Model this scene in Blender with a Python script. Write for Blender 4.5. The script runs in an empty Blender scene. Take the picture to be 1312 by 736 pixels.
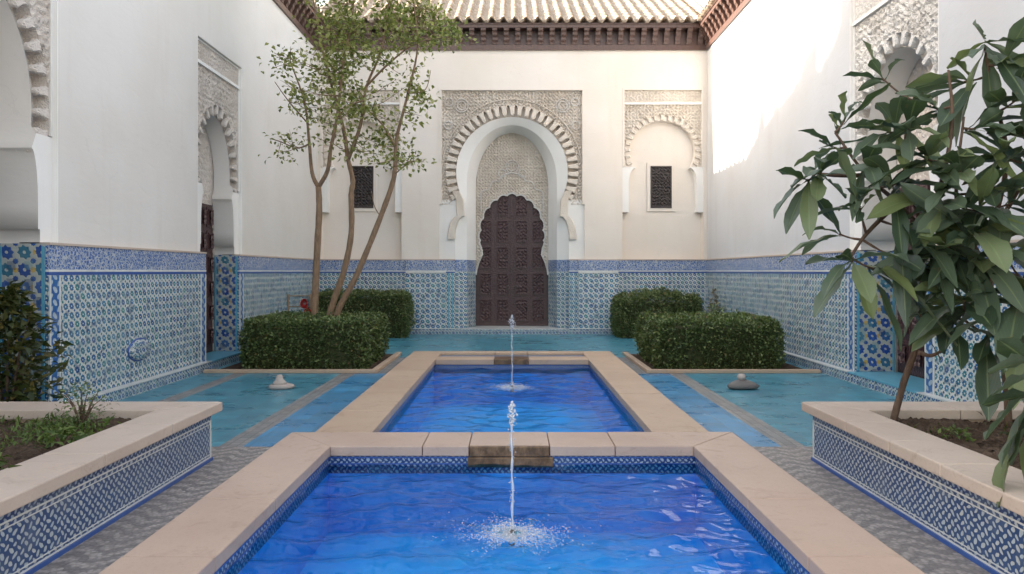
import bpy, bmesh, math, random
import numpy as np
from mathutils import Vector, Matrix
PI = math.pi
R = math.radians
rng = np.random.default_rng(7)
random.seed(7)
S = bpy.context.scene
COL = S.collection

# ------------------------------------------------------------------ measures
EYE, FOC, CX, HZ = 1.6, 900.0, 656.0, 348.0     # survey: eye height, focal length in photo pixels, vanishing point
W, YB = 5.0, 18.0                                # half width of the court, distance of the end wall
DADO, EAVE = 1.9, 7.26
def at(px, py, Y):
    return Vector(((px - CX) / FOC * Y, Y, EYE + (HZ - py) / FOC * Y))

# ------------------------------------------------------------------ scene objects
def tag(o, label, cat, group=None):
    o['label'] = label; o['category'] = cat; o['kind'] = 'thing'
    if group: o['group'] = group
    return o
def thing(name, label, cat, loc=(0, 0, 0), group=None):
    o = bpy.data.objects.new(name, None); COL.objects.link(o)
    o.location = loc; o.empty_display_size = .2
    return tag(o, label, cat, group)
def link(name, me, parent=None, mat=None):
    o = bpy.data.objects.new(name, me); COL.objects.link(o)
    if mat is not None and not me.materials: me.materials.append(mat)
    if parent is not None:
        o.parent = parent
        if parent.type == 'EMPTY':
            o.matrix_parent_inverse = Matrix.Translation(-Vector(parent.location))
    return o
def struct(o, kind='structure'):
    o['kind'] = kind
    return o

class MB:
    """collects faces, becomes one mesh; box-mapped UVs in metres"""
    def __init__(s): s.v = []; s.f = []; s.n = 0; s.fv = []
    def add(s, verts, faces):
        b = len(s.v); s.v += [tuple(p) for p in verts]; s.f += [tuple(i + b for i in f) for f in faces]
    def quad(s, a, b, c, d): s.add([a, b, c, d], [(0, 1, 2, 3)])
    def box(s, x0, x1, y0, y1, z0, z1):
        s.add([(x0, y0, z0), (x1, y0, z0), (x1, y1, z0), (x0, y1, z0), (x0, y0, z1), (x1, y0, z1), (x1, y1, z1), (x0, y1, z1)],
              [(0, 3, 2, 1), (4, 5, 6, 7), (0, 1, 5, 4), (1, 2, 6, 5), (2, 3, 7, 6), (3, 0, 4, 7)])
    def pbox(s, pl, u0, u1, z0, z1, d0, d1):
        P = [pl(u, z, d) for d in (d0, d1) for (u, z) in ((u0, z0), (u1, z0), (u1, z1), (u0, z1))]
        s.add(P, [(0, 1, 2, 3), (7, 6, 5, 4), (0, 4, 5, 1), (1, 5, 6, 2), (2, 6, 7, 3), (3, 7, 4, 0)])
    def tube(s, pts, rad, n=8, cap=True):
        pts = [Vector(p) for p in pts]
        if not hasattr(rad, '__len__'): rad = [rad] * len(pts)
        b = len(s.v); up = Vector((0.13, 0.21, 1)).normalized()
        for i, p in enumerate(pts):
            t = (pts[min(i + 1, len(pts) - 1)] - pts[max(i - 1, 0)]).normalized()
            a = t.cross(up)
            if a.length < 1e-3: a = t.cross(Vector((1, 0, 0)))
            a.normalize(); c = t.cross(a)
            for k in range(n):
                q = p + (a * math.cos(2 * PI * k / n) + c * math.sin(2 * PI * k / n)) * rad[i]
                s.v.append(tuple(q))
        for i in range(len(pts) - 1):
            for k in range(n):
                k2 = (k + 1) % n
                s.f.append((b + i * n + k, b + i * n + k2, b + (i + 1) * n + k2, b + (i + 1) * n + k))
        if cap:
            s.f.append(tuple(b + k for k in range(n))[::-1]); e = b + (len(pts) - 1) * n
            s.f.append(tuple(e + k for k in range(n)))
    def strip(s, A, B):
        b = len(s.v); s.v += [tuple(p) for p in A] + [tuple(p) for p in B]; n = len(A)
        for i in range(n - 1):
            s.f.append((b + i, b + i + 1, b + n + i + 1, b + n + i))
    def mesh(s, name, smooth=False):
        me = bpy.data.meshes.new(name); me.from_pydata(s.v, [], s.f); me.validate(clean_customdata=False)
        finish(me, smooth); return me
    def build(s, name, mat, parent=None, smooth=False, normals=True):
        me = s.mesh(name, smooth)
        if normals:
            bm = bmesh.new(); bm.from_mesh(me); bmesh.ops.recalc_face_normals(bm, faces=bm.faces); bm.to_mesh(me); bm.free()
        return link(name, me, parent, mat)
def finish(me, smooth=False, angle=None):
    n = len(me.polygons)
    if not n: return
    nor = np.zeros(n * 3); me.polygons.foreach_get('normal', nor); nor = np.abs(nor.reshape(-1, 3))
    co = np.zeros(len(me.vertices) * 3); me.vertices.foreach_get('co', co); co = co.reshape(-1, 3)
    tot = np.zeros(n, int); me.polygons.foreach_get('loop_total', tot)
    li = np.zeros(len(me.loops), int); me.loops.foreach_get('vertex_index', li)
    ax = np.repeat(np.argmax(nor, 1), tot); c = co[li]
    uv = np.where((ax == 0)[:, None], c[:, [1, 2]], np.where((ax == 1)[:, None], c[:, [0, 2]], c[:, [0, 1]]))
    l = me.uv_layers.new(name='UVMap'); l.data.foreach_set('uv', uv.astype(np.float32).ravel())
    if smooth: me.polygons.foreach_set('use_smooth', np.ones(n, bool))
    me.update()
def np_mesh(name, V, F, smooth=False):
    """F: (n,k) array of equal sized faces"""
    me = bpy.data.meshes.new(name); n, k = F.shape
    me.vertices.add(len(V)); me.vertices.foreach_set('co', V.astype(np.float32).ravel())
    me.loops.add(n * k); me.loops.foreach_set('vertex_index', F.astype(np.int32).ravel())
    me.polygons.add(n); me.polygons.foreach_set('loop_start', (np.arange(n) * k).astype(np.int32))
    me.update(calc_edges=True); finish(me, smooth); return me
def bevel_obj(o, off=.008, seg=2):
    me = o.data; bm = bmesh.new(); bm.from_mesh(me)
    bmesh.ops.remove_doubles(bm, verts=bm.verts, dist=1e-5)
    bmesh.ops.recalc_face_normals(bm, faces=bm.faces)
    bmesh.ops.bevel(bm, geom=list(bm.edges), offset=off, segments=seg, affect='EDGES', profile=.5)
    bm.to_mesh(me); bm.free(); me.update()
    return o
def prism(name, poly, z0, z1, mat, parent, bev=.008):
    m = MB(); n = len(poly)
    m.add([(x, y, z0) for x, y in poly] + [(x, y, z1) for x, y in poly],
          [tuple(range(n))[::-1], tuple(range(n, 2 * n))] + [(i, (i + 1) % n, n + (i + 1) % n, n + i) for i in range(n)])
    o = m.build(name, mat, parent)
    return bevel_obj(o, bev) if bev else o

# ------------------------------------------------------------------ shader expressions
class E:
    nt = None
    def __init__(s, k): s.k = k
    def _m(op, *a):
        n = E.nt.nodes.new('ShaderNodeMath'); n.operation = op
        for i, x in enumerate(a):
            if isinstance(x, E): E.nt.links.new(x.k, n.inputs[i])
            else: n.inputs[i].default_value = float(x)
        return E(n.outputs[0])
    def __add__(s, o): return E._m('ADD', s, o)
    __radd__ = __add__
    def __sub__(s, o): return E._m('SUBTRACT', s, o)
    def __rsub__(s, o): return E._m('SUBTRACT', o, s)
    def __mul__(s, o): return E._m('MULTIPLY', s, o)
    __rmul__ = __mul__
    def __truediv__(s, o): return E._m('DIVIDE', s, o)
    def __lt__(s, o): return E._m('LESS_THAN', s, o)
    def __gt__(s, o): return E._m('GREATER_THAN', s, o)
def eabs(a): return E._m('ABSOLUTE', a)
def emin(a, b): return E._m('MINIMUM', a, b)
def emax(a, b): return E._m('MAXIMUM', a, b)
def fract(a): return E._m('FRACT', a)
def floor(a): return E._m('FLOOR', a)
def esin(a): return E._m('SINE', a)
def node(t, **kw):
    n = E.nt.nodes.new(t)
    for k, v in kw.items():
        if k.startswith('i_'):
            key = k[2:]; inp = n.inputs[int(key)] if key.isdigit() else n.inputs[key]
            if isinstance(v, E): E.nt.links.new(v.k, inp)
            else: inp.default_value = v
        else: setattr(n, k, v)
    return n
def col(c): return (c[0], c[1], c[2], 1)
def mixc(f, a, b):
    n = node('ShaderNodeMix', data_type='RGBA')
    for inp, x in ((n.inputs[0], f), (n.inputs[6], a), (n.inputs[7], b)):
        if isinstance(x, E): E.nt.links.new(x.k, inp)
        elif isinstance(x, (int, float)): inp.default_value = x
        else: inp.default_value = col(x)
    return E(n.outputs[2])
def ramp(f, stops):
    n = node('ShaderNodeValToRGB'); E.nt.links.new(f.k, n.inputs[0]); r = n.color_ramp
    while len(r.elements) < len(stops): r.elements.new(.5)
    for e, (p, c) in zip(r.elements, stops): e.position = p; e.color = col(c)
    return E(n.outputs[0])
def step(f, a, b):
    n = node('ShaderNodeMapRange'); E.nt.links.new(f.k, n.inputs[0]); n.inputs[1].default_value = a; n.inputs[2].default_value = b
    return E(n.outputs[0])
def uvs():
    n = node('ShaderNodeUVMap'); x = node('ShaderNodeSeparateXYZ'); E.nt.links.new(n.outputs[0], x.inputs[0])
    return E(x.outputs[0]), E(x.outputs[1])
def pos():
    return E(node('ShaderNodeTexCoord').outputs['Object'])
def vec(x, y, z=0.0):
    n = node('ShaderNodeCombineXYZ')
    for i, a in enumerate((x, y, z)):
        if isinstance(a, E): E.nt.links.new(a.k, n.inputs[i])
        else: n.inputs[i].default_value = a
    return E(n.outputs[0])
def scaled(v, sx, sy, sz):
    n = node('ShaderNodeVectorMath', operation='MULTIPLY'); E.nt.links.new(v.k, n.inputs[0]); n.inputs[1].default_value = (sx, sy, sz)
    return E(n.outputs[0])
def noise(v, sc, det=3.0, rough=.55, dist=0.0):
    n = node('ShaderNodeTexNoise'); E.nt.links.new(v.k, n.inputs['Vector'])
    n.inputs['Scale'].default_value = sc; n.inputs['Detail'].default_value = det; n.inputs['Roughness'].default_value = rough; n.inputs['Distortion'].default_value = dist
    return E(n.outputs[0])
def voro(v, sc, feature='F1', rnd=1.0):
    n = node('ShaderNodeTexVoronoi', feature=feature); E.nt.links.new(v.k, n.inputs['Vector'])
    n.inputs['Scale'].default_value = sc; n.inputs['Randomness'].default_value = rnd
    return E(n.outputs['Distance'])
def wnoise(v):
    n = node('ShaderNodeTexWhiteNoise', noise_dimensions='3D'); E.nt.links.new(v.k, n.inputs[0]); return E(n.outputs[0])
def island():
    return E(node('ShaderNodeNewGeometry').outputs['Random Per Island'])
def material(name, fn):
    m = bpy.data.materials.new(name); m.use_nodes = True; E.nt = m.node_tree; E.nt.nodes.clear()
    out = E.nt.nodes.new('ShaderNodeOutputMaterial')
    fn(out); return m
def principled(out, color, rough=.6, spec=.5, bump=None, bstr=.3, bdist=.01, **kw):
    p = node('ShaderNodeBsdfPrincipled')
    for key, x in (('Base Color', color), ('Roughness', rough), ('Specular IOR Level', spec)) + tuple(kw.items()):
        if isinstance(x, E): E.nt.links.new(x.k, p.inputs[key])
        elif isinstance(x, (int, float)): p.inputs[key].default_value = x
        else: p.inputs[key].default_value = col(x)
    if bump is not None:
        b = node('ShaderNodeBump'); b.inputs['Strength'].default_value = bstr; b.inputs['Distance'].default_value = bdist
        E.nt.links.new(bump.k, b.inputs['Height']); E.nt.links.new(b.outputs[0], p.inputs['Normal'])
    if out is not None: E.nt.links.new(p.outputs[0], out.inputs[0])
    return p

def P0(p):
    n = node('ShaderNodeVectorMath', operation='ADD'); E.nt.links.new(p.k, n.inputs[0]); q = node('ShaderNodeTexNoise'); E.nt.links.new(p.k, q.inputs['Vector']); q.inputs['Scale'].default_value = 2.5; q.inputs['Detail'].default_value = 4
    s = node('ShaderNodeVectorMath', operation='SCALE'); E.nt.links.new(q.outputs['Color'], s.inputs[0]); s.inputs['Scale'].default_value = .5; E.nt.links.new(s.outputs[0], n.inputs[1]); return E(n.outputs[0])
def m_plaster(c, name):
    def fn(out):
        p = pos()
        a = noise(p, .7, 4); b = noise(scaled(p, 3, 3, .35), 1.1, 4); g = noise(p, 28, 3)
        k = mixc(step(a, .35, .7), c, tuple(x * y for x, y in zip(c, (.93, .915, .89))))
        k = mixc(step(b, .56, .8) * .45, k, tuple(x * y for x, y in zip(c, (.86, .82, .76))))
        cr = voro(P0(p), 1.1, 'DISTANCE_TO_EDGE'); crm = (cr < .006) * (noise(p, .8, 3) > .56)
        k = mixc(crm * .10, k, tuple(x * .55 for x in c)); tr = noise(scaled(p, 1.0, 1.0, 2.2), 3.2, 3, .5, 1.2)
        principled(out, k, .85, .25, g * .6 + a * 2.5 + tr * 2.2, .22, .006)
    return material(name, fn)
def m_stucco(c, name, sc=60):
    def fn(out):
        p = pos(); n = noise(p, 1.6, 3); v = voro(p, sc)
        k = mixc(step(n, .35, .65), c, tuple(x * y for x, y in zip(c, (.86, .83, .8))))
        principled(out, k, .85, .2, v + noise(p, 90, 3) * .5, .8, .016)
    return material(name, fn)
def star(x, y): return emin(emax(eabs(x), eabs(y)), (eabs(x) + eabs(y)) * .7071)
def m_zellige(name, p=.105, white=(.62, .63, .60), c1=(.025, .085, .25), c1b=(.05, .20, .33), c2=(.03, .19, .20), c2b=(.04, .13, .26), dots=None):
    def fn(out):
        u, v = uvs(); P = pos()
        u = u + (noise(P, 9, 2) - .5) * .02; v = v + (noise(scaled(P, 1, 1.13, .9), 11, 2) - .5) * .02
        a, b = u / p, v / p
        fx, fy = fract(a) - .5, fract(b) - .5
        gx, gy = fract(a + .5) - .5, fract(b + .5) - .5
        w1 = wnoise(vec(floor(a), floor(b), 1.0)); w2 = wnoise(vec(floor(a + .5), floor(b + .5), 5.0))
        s1, s2 = star(fx + fy * .22, fy), star(gx, gy)
        par = fract((floor(a) + floor(b)) * .5) > .25
        k = mixc(noise(P, 5, 3), white, tuple(x * .8 for x in white))
        k = mixc(s1 < .30, k, mixc(par, mixc(w1, c1, c1b), mixc(w1, c2, c2b)))
        k = mixc(s1 < .075, k, white)
        k = mixc(s2 < .125, k, mixc(w2, c1, c2))
        if dots:
            q = star(fract(a * 1.0 + .5) - .5, fract(b) - .5)
            k = mixc((q < .13) * (wnoise(vec(floor(a), floor(b), 9.0)) > .35), k, dots)
        rr = wnoise(vec(floor(a * 2), floor(b * 2), 3.0)); k = mixc((rr > .90) * .4, k, (.12, .28, .30)); k = mixc((rr < .12) * .5, k, (.02, .05, .14)); k = mixc(step(noise(P, .9, 3), .42, .62) * .10, k, (.30, .42, .40))
        tilt = wnoise(vec(floor(a * 2), floor(b * 2), 7.0)) * fx + wnoise(vec(floor(a * 2), floor(b * 2), 8.0)) * fy
        line = emin(eabs(s1 - .30), eabs(s2 - .125))
        wear = noise(P, 3.0, 5)
        k = mixc(step(wear, .58, .8) * .35, k, (.30, .31, .30))
        grout = step(emin(eabs(fx), eabs(fy)), 0, .025)
        principled(out, k, step(wear, .2, .9) * .35 + .12, .5, step(line, 0, .05) + wear * .6 + grout * .3 + tilt * 3.0, .4, .004)
    return material(name, fn)
def m_frieze(name, g=(.028, .085, .25), w=(.40, .44, .49), sc=19):
    def fn(out):
        u, v = uvs(); P = pos()
        V = vec(u * 1.2, v, 0.0)
        e = voro(V, sc, 'DISTANCE_TO_EDGE', .75); n = noise(V, 26, 2)
        k = mixc(noise(P, 6, 3), g, tuple(x * 1.5 for x in g))
        k = mixc(e < .062, k, w)
        k = mixc(eabs(n - .5) < .024, k, w)
        r = emin(fract(v / .29 + .4483), 1.0)
        principled(out, k, .25, .5, e, .3, .004)
    return material(name, fn)
def m_lattice(name, p=.058, g=(.016, .042, .125), g2=(.035, .09, .22), w=(.44, .46, .46)):
    def fn(out):
        u, v = uvs(); P = pos()
        u = u + (noise(P, 16, 2) - .5) * .035; v = v + (noise(scaled(P, 1.1, .9, 1), 17, 2) - .5) * .035
        a, b = (u + v) / p, (u - v) / p
        x, y = fract(a) - .5, fract(b) - .5
        par = fract((floor(a) + floor(b)) * .5) > .25
        sw = lambda s, t: s * par + t * (1.0 - par)
        X, Y = sw(x, y), sw(y, x)
        el = (X * X) / (.44 * .44) + (Y * Y) / (.25 * .25)
        wn = wnoise(vec(floor(a), floor(b), 2.0))
        k = mixc(noise(P, 9, 3), g, g2)
        k = mixc(el < 1.0, k, mixc(wn * .6, w, (.34, .42, .50)))
        k = mixc(step(noise(P, 4, 4), .5, .75) * .35, k, (.22, .25, .28))
        principled(out, k, .3, .5, step(el, .7, 1.2), .4, .005)
    return material(name, fn)
def m_plain(name, c, rough=.3, spec=.5, nz=12, var=.25):
    def fn(out):
        P = pos(); n = noise(P, nz, 4)
        k = mixc(n, tuple(x * (1 - var) for x in c), tuple(min(1, x * (1 + var)) for x in c))
        principled(out, k, rough, spec, noise(P, nz * 4, 3), .3, .004)
    return material(name, fn)
def m_stone(name, c, stain=None):
    def fn(out):
        P = pos(); n = noise(P, 2.2, 6, .6); f = noise(P, 55, 4, .7); l = noise(P, .9, 3)
        isl = island()
        k = mixc(n, tuple(x * .80 for x in c), tuple(x * 1.12 for x in c))
        k = mixc(step(l, .42, .7) * .6, k, (c[0] * .78, c[1] * .71, c[2] * .68)); k = mixc(step(noise(P, 5, 6, .7, 1.2), .56, .66) * .4, k, (c[0] * .62, c[1] * .55, c[2] * .50)); k = mixc((isl - .5) * .4 + .2, k, (c[0] * .85, c[1] * .85, c[2] * .86))
        k = mixc(step(f, .52, .75) * .35, k, tuple(x * .6 for x in c))
        if stain: k = mixc(step(noise(scaled(P, 1, 1, .6), 13, 6, .75), .36, .56), k, stain)
        principled(out, k, .62 if not stain else .38, .4, f + n * 2, .4, .004)
    return material(name, fn)
def m_pave(name, c, c2, rough=.28, tile=.2, streak=1.0):
    def fn(out):
        u, v = uvs(); P = pos()
        n1 = noise(scaled(P, .7, 1.7, 1), 1.5, 6, .62); n2 = noise(P, .8, 4); n3 = noise(scaled(P, 1, 4, 1), 5, 4)
        k = mixc(step(n1, .3, .72), c, c2)
        k = mixc(step(n3, .58, .85) * .25 * streak, k, (.26, .36, .38))
        k = mixc(step(n2, .55, .8) * .4, k, (.10, .15, .15))
        jx, jy = emin(fract(u / tile), 1 - fract(u / tile)), emin(fract(v / tile), 1 - fract(v / tile))
        j = emin(jx, jy)
        k = mixc((1 - step(j, .015, .05)) * .5, k, (.13, .17, .18))
        wn = wnoise(vec(floor(u / tile), floor(v / tile), 0.0))
        k = mixc(wn * .40, k, (.02, .09, .14))
        k = mixc(step(noise(P, 2.3, 6, .65), .45, .62) * .35, k, (.03, .12, .20)); k = mixc(step(noise(scaled(P, .6, 2.2, 1), 9, 5, .7), .52, .7) * .3, k, (.16, .30, .34))
        principled(out, k, step(n1, .2, .8) * .3 + rough * .8, .5, step(j, .0, .03) * .8 + n3 * .5 + wn * .25, .3, .004)
    return material(name, fn)
def m_band(name):
    def fn(out):
        u, v = uvs(); P = pos(); t = .09
        wn = wnoise(vec(floor(u / t), floor(v / t), 0.0)); n = noise(P, 3, 5)
        k = mixc(wn, (.17, .165, .16), (.28, .26, .25)); k = mixc(step(n, .4, .7) * .5, k, (.17, .22, .24))
        j = emin(emin(fract(u / t), 1 - fract(u / t)), emin(fract(v / t), 1 - fract(v / t)))
        k = mixc(1 - step(j, .02, .08), k, (.13, .125, .12))
        principled(out, k, .5, .4, step(j, 0, .1), .5, .006)
    return material(name, fn)
def m_path(name):
    def fn(out):
        u, v = uvs(); P = pos()
        vn = node('ShaderNodeTexVoronoi'); E.nt.links.new(P.k, vn.inputs['Vector']); vn.inputs['Scale'].default_value = 40
        sx = node('ShaderNodeSeparateXYZ'); E.nt.links.new(vn.outputs['Position'], sx.inputs[0]); pu, pv = E(sx.outputs[0]), E(sx.outputs[1])
        wob = noise(E(vn.outputs['Position']), 2.2, 4); s = pv + esin(pu * 21.0) * .05 + (wob - .5) * .07 + wnoise(E(vn.outputs['Position'])) * .03
        w = esin(s * 46.0); pb = E(vn.outputs['Distance'])
        k = mixc(step(w, -.35, .35), (.185, .175, .172), (.40, .36, .335))
        k = mixc(step(noise(P, 1.5, 4), .4, .7) * .6, k, (.27, .235, .215))
        k = mixc(step(pb, .35, .65) * .5, k, (.11, .10, .095)); k = mixc(wnoise(E(vn.outputs['Position'])) * .35, k, (.26, .22, .20))
        principled(out, k, .55, .4, 1 - pb, .5, .008)
    return material(name, fn)
def m_wood(name, c):
    def fn(out):
        P = pos(); g = noise(scaled(P, 14, 14, 1.2), 2, 5, .6); v = voro(P, 26)
        k = mixc(g, tuple(x * .6 for x in c), tuple(x * 1.45 for x in c))
        principled(out, k, .38, .5, v + g, .6, .01)
    return material(name, fn)
def m_leaf(name, stops, rough=.45, trans=.3, spec=.4, patch=None, vein=False):
    def fn(out):
        r = island(); k = ramp(r, stops)
        if patch: k = mixc(step(noise(pos(), 2.6, 4, .6), .55, .72) * .55, k, patch); k = mixc((wnoise(vec(r, 1.0, 2.0)) > .972) * .8, k, (.20, .13, .05))
        if vein:
            u, v = uvs(); k = mixc((eabs(u - .5) < .035) * .6, k, (.20, .26, .12)); k = mixc(step(esin((v * 1.0 + eabs(u - .5) * .7) * -75.0), .75, 1.0) * .14, k, (.18, .24, .12)); k = mixc(step(noise(pos(), 14, 4), .66, .74) * .5, k, (.16, .12, .05))
        geo = node('ShaderNodeNewGeometry')
        p = principled(None, k, rough, spec, noise(pos(), 40, 2), .2, .005)
        t = node('ShaderNodeBsdfTranslucent'); E.nt.links.new(mixc(.5, k, (.10, .16, .02)).k, t.inputs[0])
        mx = node('ShaderNodeMixShader'); mx.inputs[0].default_value = trans
        E.nt.links.new(p.outputs[0], mx.inputs[1]); E.nt.links.new(t.outputs[0], mx.inputs[2]); E.nt.links.new(mx.outputs[0], out.inputs[0])
    return material(name, fn)
def m_bark(name, c):
    def fn(out):
        P = pos(); n = noise(scaled(P, 18, 18, 4), 1.6, 5, .65)
        k = mixc(step(n, .3, .7), tuple(x * .6 for x in c), tuple(x * 1.3 for x in c))
        principled(out, k, .8, .2, n, .8, .012)
    return material(name, fn)
def m_soil(name):
    def fn(out):
        P = pos(); n = noise(P, 6, 6, .7); v = voro(P, 24)
        k = ramp(n, [(.3, (.045, .03, .022)), (.55, (.10, .068, .048)), (.75, (.16, .115, .085))])
        principled(out, k, .95, .1, n * 2 - v, 1, .03)
    return material(name, fn)
def m_water(name):
    def fn(out):
        P = pos()
        h = noise(scaled(P, 1, 2.3, 1), 3.6, 1, .4, .7) * 1.0 + noise(scaled(P, 1, 1.8, 1), 15, 1) * .08
        b = node('ShaderNodeBump'); b.inputs['Strength'].default_value = .5; b.inputs['Distance'].default_value = .035; E.nt.links.new(h.k, b.inputs['Height'])
        fr = node('ShaderNodeFresnel'); fr.inputs['IOR'].default_value = 1.22; E.nt.links.new(b.outputs[0], fr.inputs['Normal'])
        gl = node('ShaderNodeBsdfGlossy'); gl.inputs['Roughness'].default_value = .0; E.nt.links.new(b.outputs[0], gl.inputs['Normal'])
        tr = node('ShaderNodeBsdfTransparent'); tr.inputs[0].default_value = (.50, .90, 1, 1)
        mx = node('ShaderNodeMixShader'); E.nt.links.new(fr.outputs[0], mx.inputs[0]); E.nt.links.new(tr.outputs[0], mx.inputs[1]); E.nt.links.new(gl.outputs[0], mx.inputs[2])
        E.nt.links.new(mx.outputs[0], out.inputs[0])
    return material(name, fn)
def m_basin(name):
    def fn(out):
        u, v = uvs(); P = pos(); n = noise(P, 3, 5, .65); t = .05
        wn = wnoise(vec(floor(u / t), floor(v / t), 0.0))
        k = mixc(step(n, .3, .7), (.0, .36, .83), (.0, .50, .93)); k = mixc(wn * .3, k, (.0, .32, .77))
        principled(out, k, .5, .3)
    return material(name, fn)
def m_spray(name, dens=.5):
    def fn(out):
        d = node('ShaderNodeBsdfDiffuse'); d.inputs[0].default_value = (.86, .90, .95, 1)
        g = node('ShaderNodeBsdfGlossy'); g.inputs['Roughness'].default_value = .08
        t = node('ShaderNodeBsdfTransparent')
        m1 = node('ShaderNodeMixShader'); m1.inputs[0].default_value = .35
        E.nt.links.new(d.outputs[0], m1.inputs[1]); E.nt.links.new(g.outputs[0], m1.inputs[2])
        m2 = node('ShaderNodeMixShader'); m2.inputs[0].default_value = dens
        E.nt.links.new(t.outputs[0], m2.inputs[1]); E.nt.links.new(m1.outputs[0], m2.inputs[2]); E.nt.links.new(m2.outputs[0], out.inputs[0])
    return material(name, fn)
def m_foam(name, x, y):
    def fn(out):
        P = pos(); s = node('ShaderNodeSeparateXYZ'); E.nt.links.new(P.k, s.inputs[0]); px, py = (E(s.outputs[0]) - x) / 1.2, E(s.outputs[1]) - y
        rad = E._m('SQRT', px * px + py * py); n = noise(P, 38, 5, .7, .8); n2 = noise(P, 7, 3)
        al = step(n + n2 * .5 - rad * 1.25, .52, .85) * (1 - step(rad, .33, .5))
        d = node('ShaderNodeBsdfDiffuse'); d.inputs[0].default_value = (.86, .91, .96, 1); t = node('ShaderNodeBsdfTransparent'); mx = node('ShaderNodeMixShader')
        E.nt.links.new((al * .28).k, mx.inputs[0]); E.nt.links.new(t.outputs[0], mx.inputs[1]); E.nt.links.new(d.outputs[0], mx.inputs[2]); E.nt.links.new(mx.outputs[0], out.inputs[0])
    return material(name, fn)
def m_rooftile(name):
    def fn(out):
        u, v = uvs(); P = pos(); t = .29
        row = fract(u / t)
        wn = wnoise(vec(floor(u / t * 2), floor(v / .33), 0.0)); n = noise(P, 7, 5, .65)
        k = mixc(wn, (.36, .29, .225), (.46, .385, .31)); k = mixc(row < .5, k, mixc(wn, (.27, .195, .14), (.36, .27, .20)))
        k = mixc(step(n, .5, .75) * .6, k, (.30, .25, .20))
        principled(out, k, .8, .2, n, .5, .01)
    return material(name, fn)

M = {}
M['plaster'] = m_plaster((.71, .675, .635), 'lime_plaster')
M['cream'] = m_plaster((.77, .70, .63), 'cream_plaster')
M['plaster_shade'] = m_plaster((.575, .575, .585), 'shaded_plaster')  # darker, cooler copy of the plaster: right wall's shade put into its colour
M['white'] = m_plaster((.82, .80, .77), 'white_plaster')
M['stucco'] = m_stucco((.76, .68, .59), 'carved_stucco')
M['stucco2'] = m_stucco((.70, .63, .57), 'carved_stucco_grey')
M['stuccow'] = m_stucco((.74, .71, .67), 'carved_stucco_white')
M['zellige'] = m_zellige('zellige_mosaic')
M['jamb'] = m_zellige('zellige_mosaic_yellow', .19, (.45, .47, .44), (.02, .06, .25), (.03, .10, .33), (.03, .10, .30), (.03, .16, .22), dots=(.50, .34, .10))
M['zpale'] = m_zellige('zellige_pale', .13, (.66, .67, .64), (.03, .12, .30), (.06, .24, .38), (.03, .22, .25), (.05, .16, .32))
M['frieze'] = m_frieze('tile_frieze')
M['plinth'] = m_zellige('zellige_small', .085, (.50, .53, .52), (.03, .09, .26), (.04, .14, .28), (.06, .20, .25), (.04, .10, .26))
M['border'] = m_lattice('tile_border_blue', .14, (.02, .07, .28), (.03, .16, .34), (.40, .47, .52))
M['lattice'] = m_lattice('planter_tile')
M['poolband'] = m_lattice('pool_tile_band', .05, (.008, .03, .10), (.015, .06, .20), (.28, .34, .40))
M['line_w'] = m_plain('white_glaze', (.60, .60, .58))
M['line_b'] = m_plain('blue_glaze', (.03, .09, .30))
M['line_t'] = m_plain('turquoise_glaze', (.10, .34, .46))
M['coping'] = m_stone('sandstone', (.52, .385, .305))
M['coping2'] = m_stone('pale_sandstone', (.54, .44, .365))
M['coping3'] = m_stone('ochre_sandstone', (.51, .37, .265))
M['stain'] = m_stone('stained_stone', (.27, .16, .085), (.10, .055, .026))
M['teal'] = m_pave('teal_paving', (.038, .21, .28), (.07, .34, .44), .2)
M['blue'] = m_pave('blue_paving', (.025, .20, .43), (.05, .32, .56), .2, streak=.6)
M['band'] = m_band('grey_cobble')
M['path'] = m_path('pebble_path')
M['wood'] = m_wood('carved_dark_wood', (.066, .031, .032))
M['cedar'] = m_wood('cedar_cornice', (.105, .06, .048))
M['lattice_wood'] = m_wood('grille_wood', (.03, .02, .018))
M['hedge'] = m_leaf('hedge_leaf', [(0, (.028, .048, .018)), (.4, (.075, .12, .038)), (.8, (.16, .22, .07)), (1, (.28, .32, .14))], .42, .22, patch=(.10, .10, .035))
M['hedge2'] = m_leaf('shrub_leaf', [(0, (.05, .08, .028)), (.5, (.12, .17, .06)), (1, (.22, .26, .11))], .45, .25, patch=(.13, .15, .05))
M['tree'] = m_leaf('tree_leaf', [(0, (.10, .125, .03)), (.35, (.22, .25, .06)), (.75, (.36, .37, .11)), (1, (.48, .47, .22))], .45, .4)
M['bigleaf'] = m_leaf('big_leaf', [(0, (.03, .055, .032)), (.5, (.065, .10, .062)), (.85, (.11, .15, .10)), (1, (.17, .21, .08))], .42, .28, .6, vein=True)
M['weed'] = m_leaf('weed_leaf', [(0, (.05, .09, .02)), (.6, (.10, .16, .035)), (1, (.17, .22, .06))], .5, .35)
M['olive'] = m_leaf('olive_leaf', [(0, (.02, .035, .010)), (.6, (.05, .06, .015)), (.9, (.09, .08, .02)), (1, (.2, .15, .04))], .45, .25)
M['bark'] = m_bark('tree_bark', (.25, .165, .105))
M['bark2'] = m_bark('shrub_bark', (.12, .078, .055))
M['soil'] = m_soil('soil')
M['water'] = m_water('pool_water')
M['basin'] = m_basin('pool_basin')
M['spray'] = m_spray('spray', .62)
M['foam'] = m_spray('foam', .55)
M['roof'] = m_rooftile('clay_tiles')
M['rockp'] = m_stone('pale_rock', (.46, .40, .36)); M['rockd'] = m_stone('dark_rock', (.17, .155, .145))
M['red'] = m_leaf('red_petal', [(0, (.35, .01, .02)), (1, (.62, .04, .05))], .5, .2)
M['metal'] = m_plain('dull_metal', (.10, .085, .075), .45)
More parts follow.
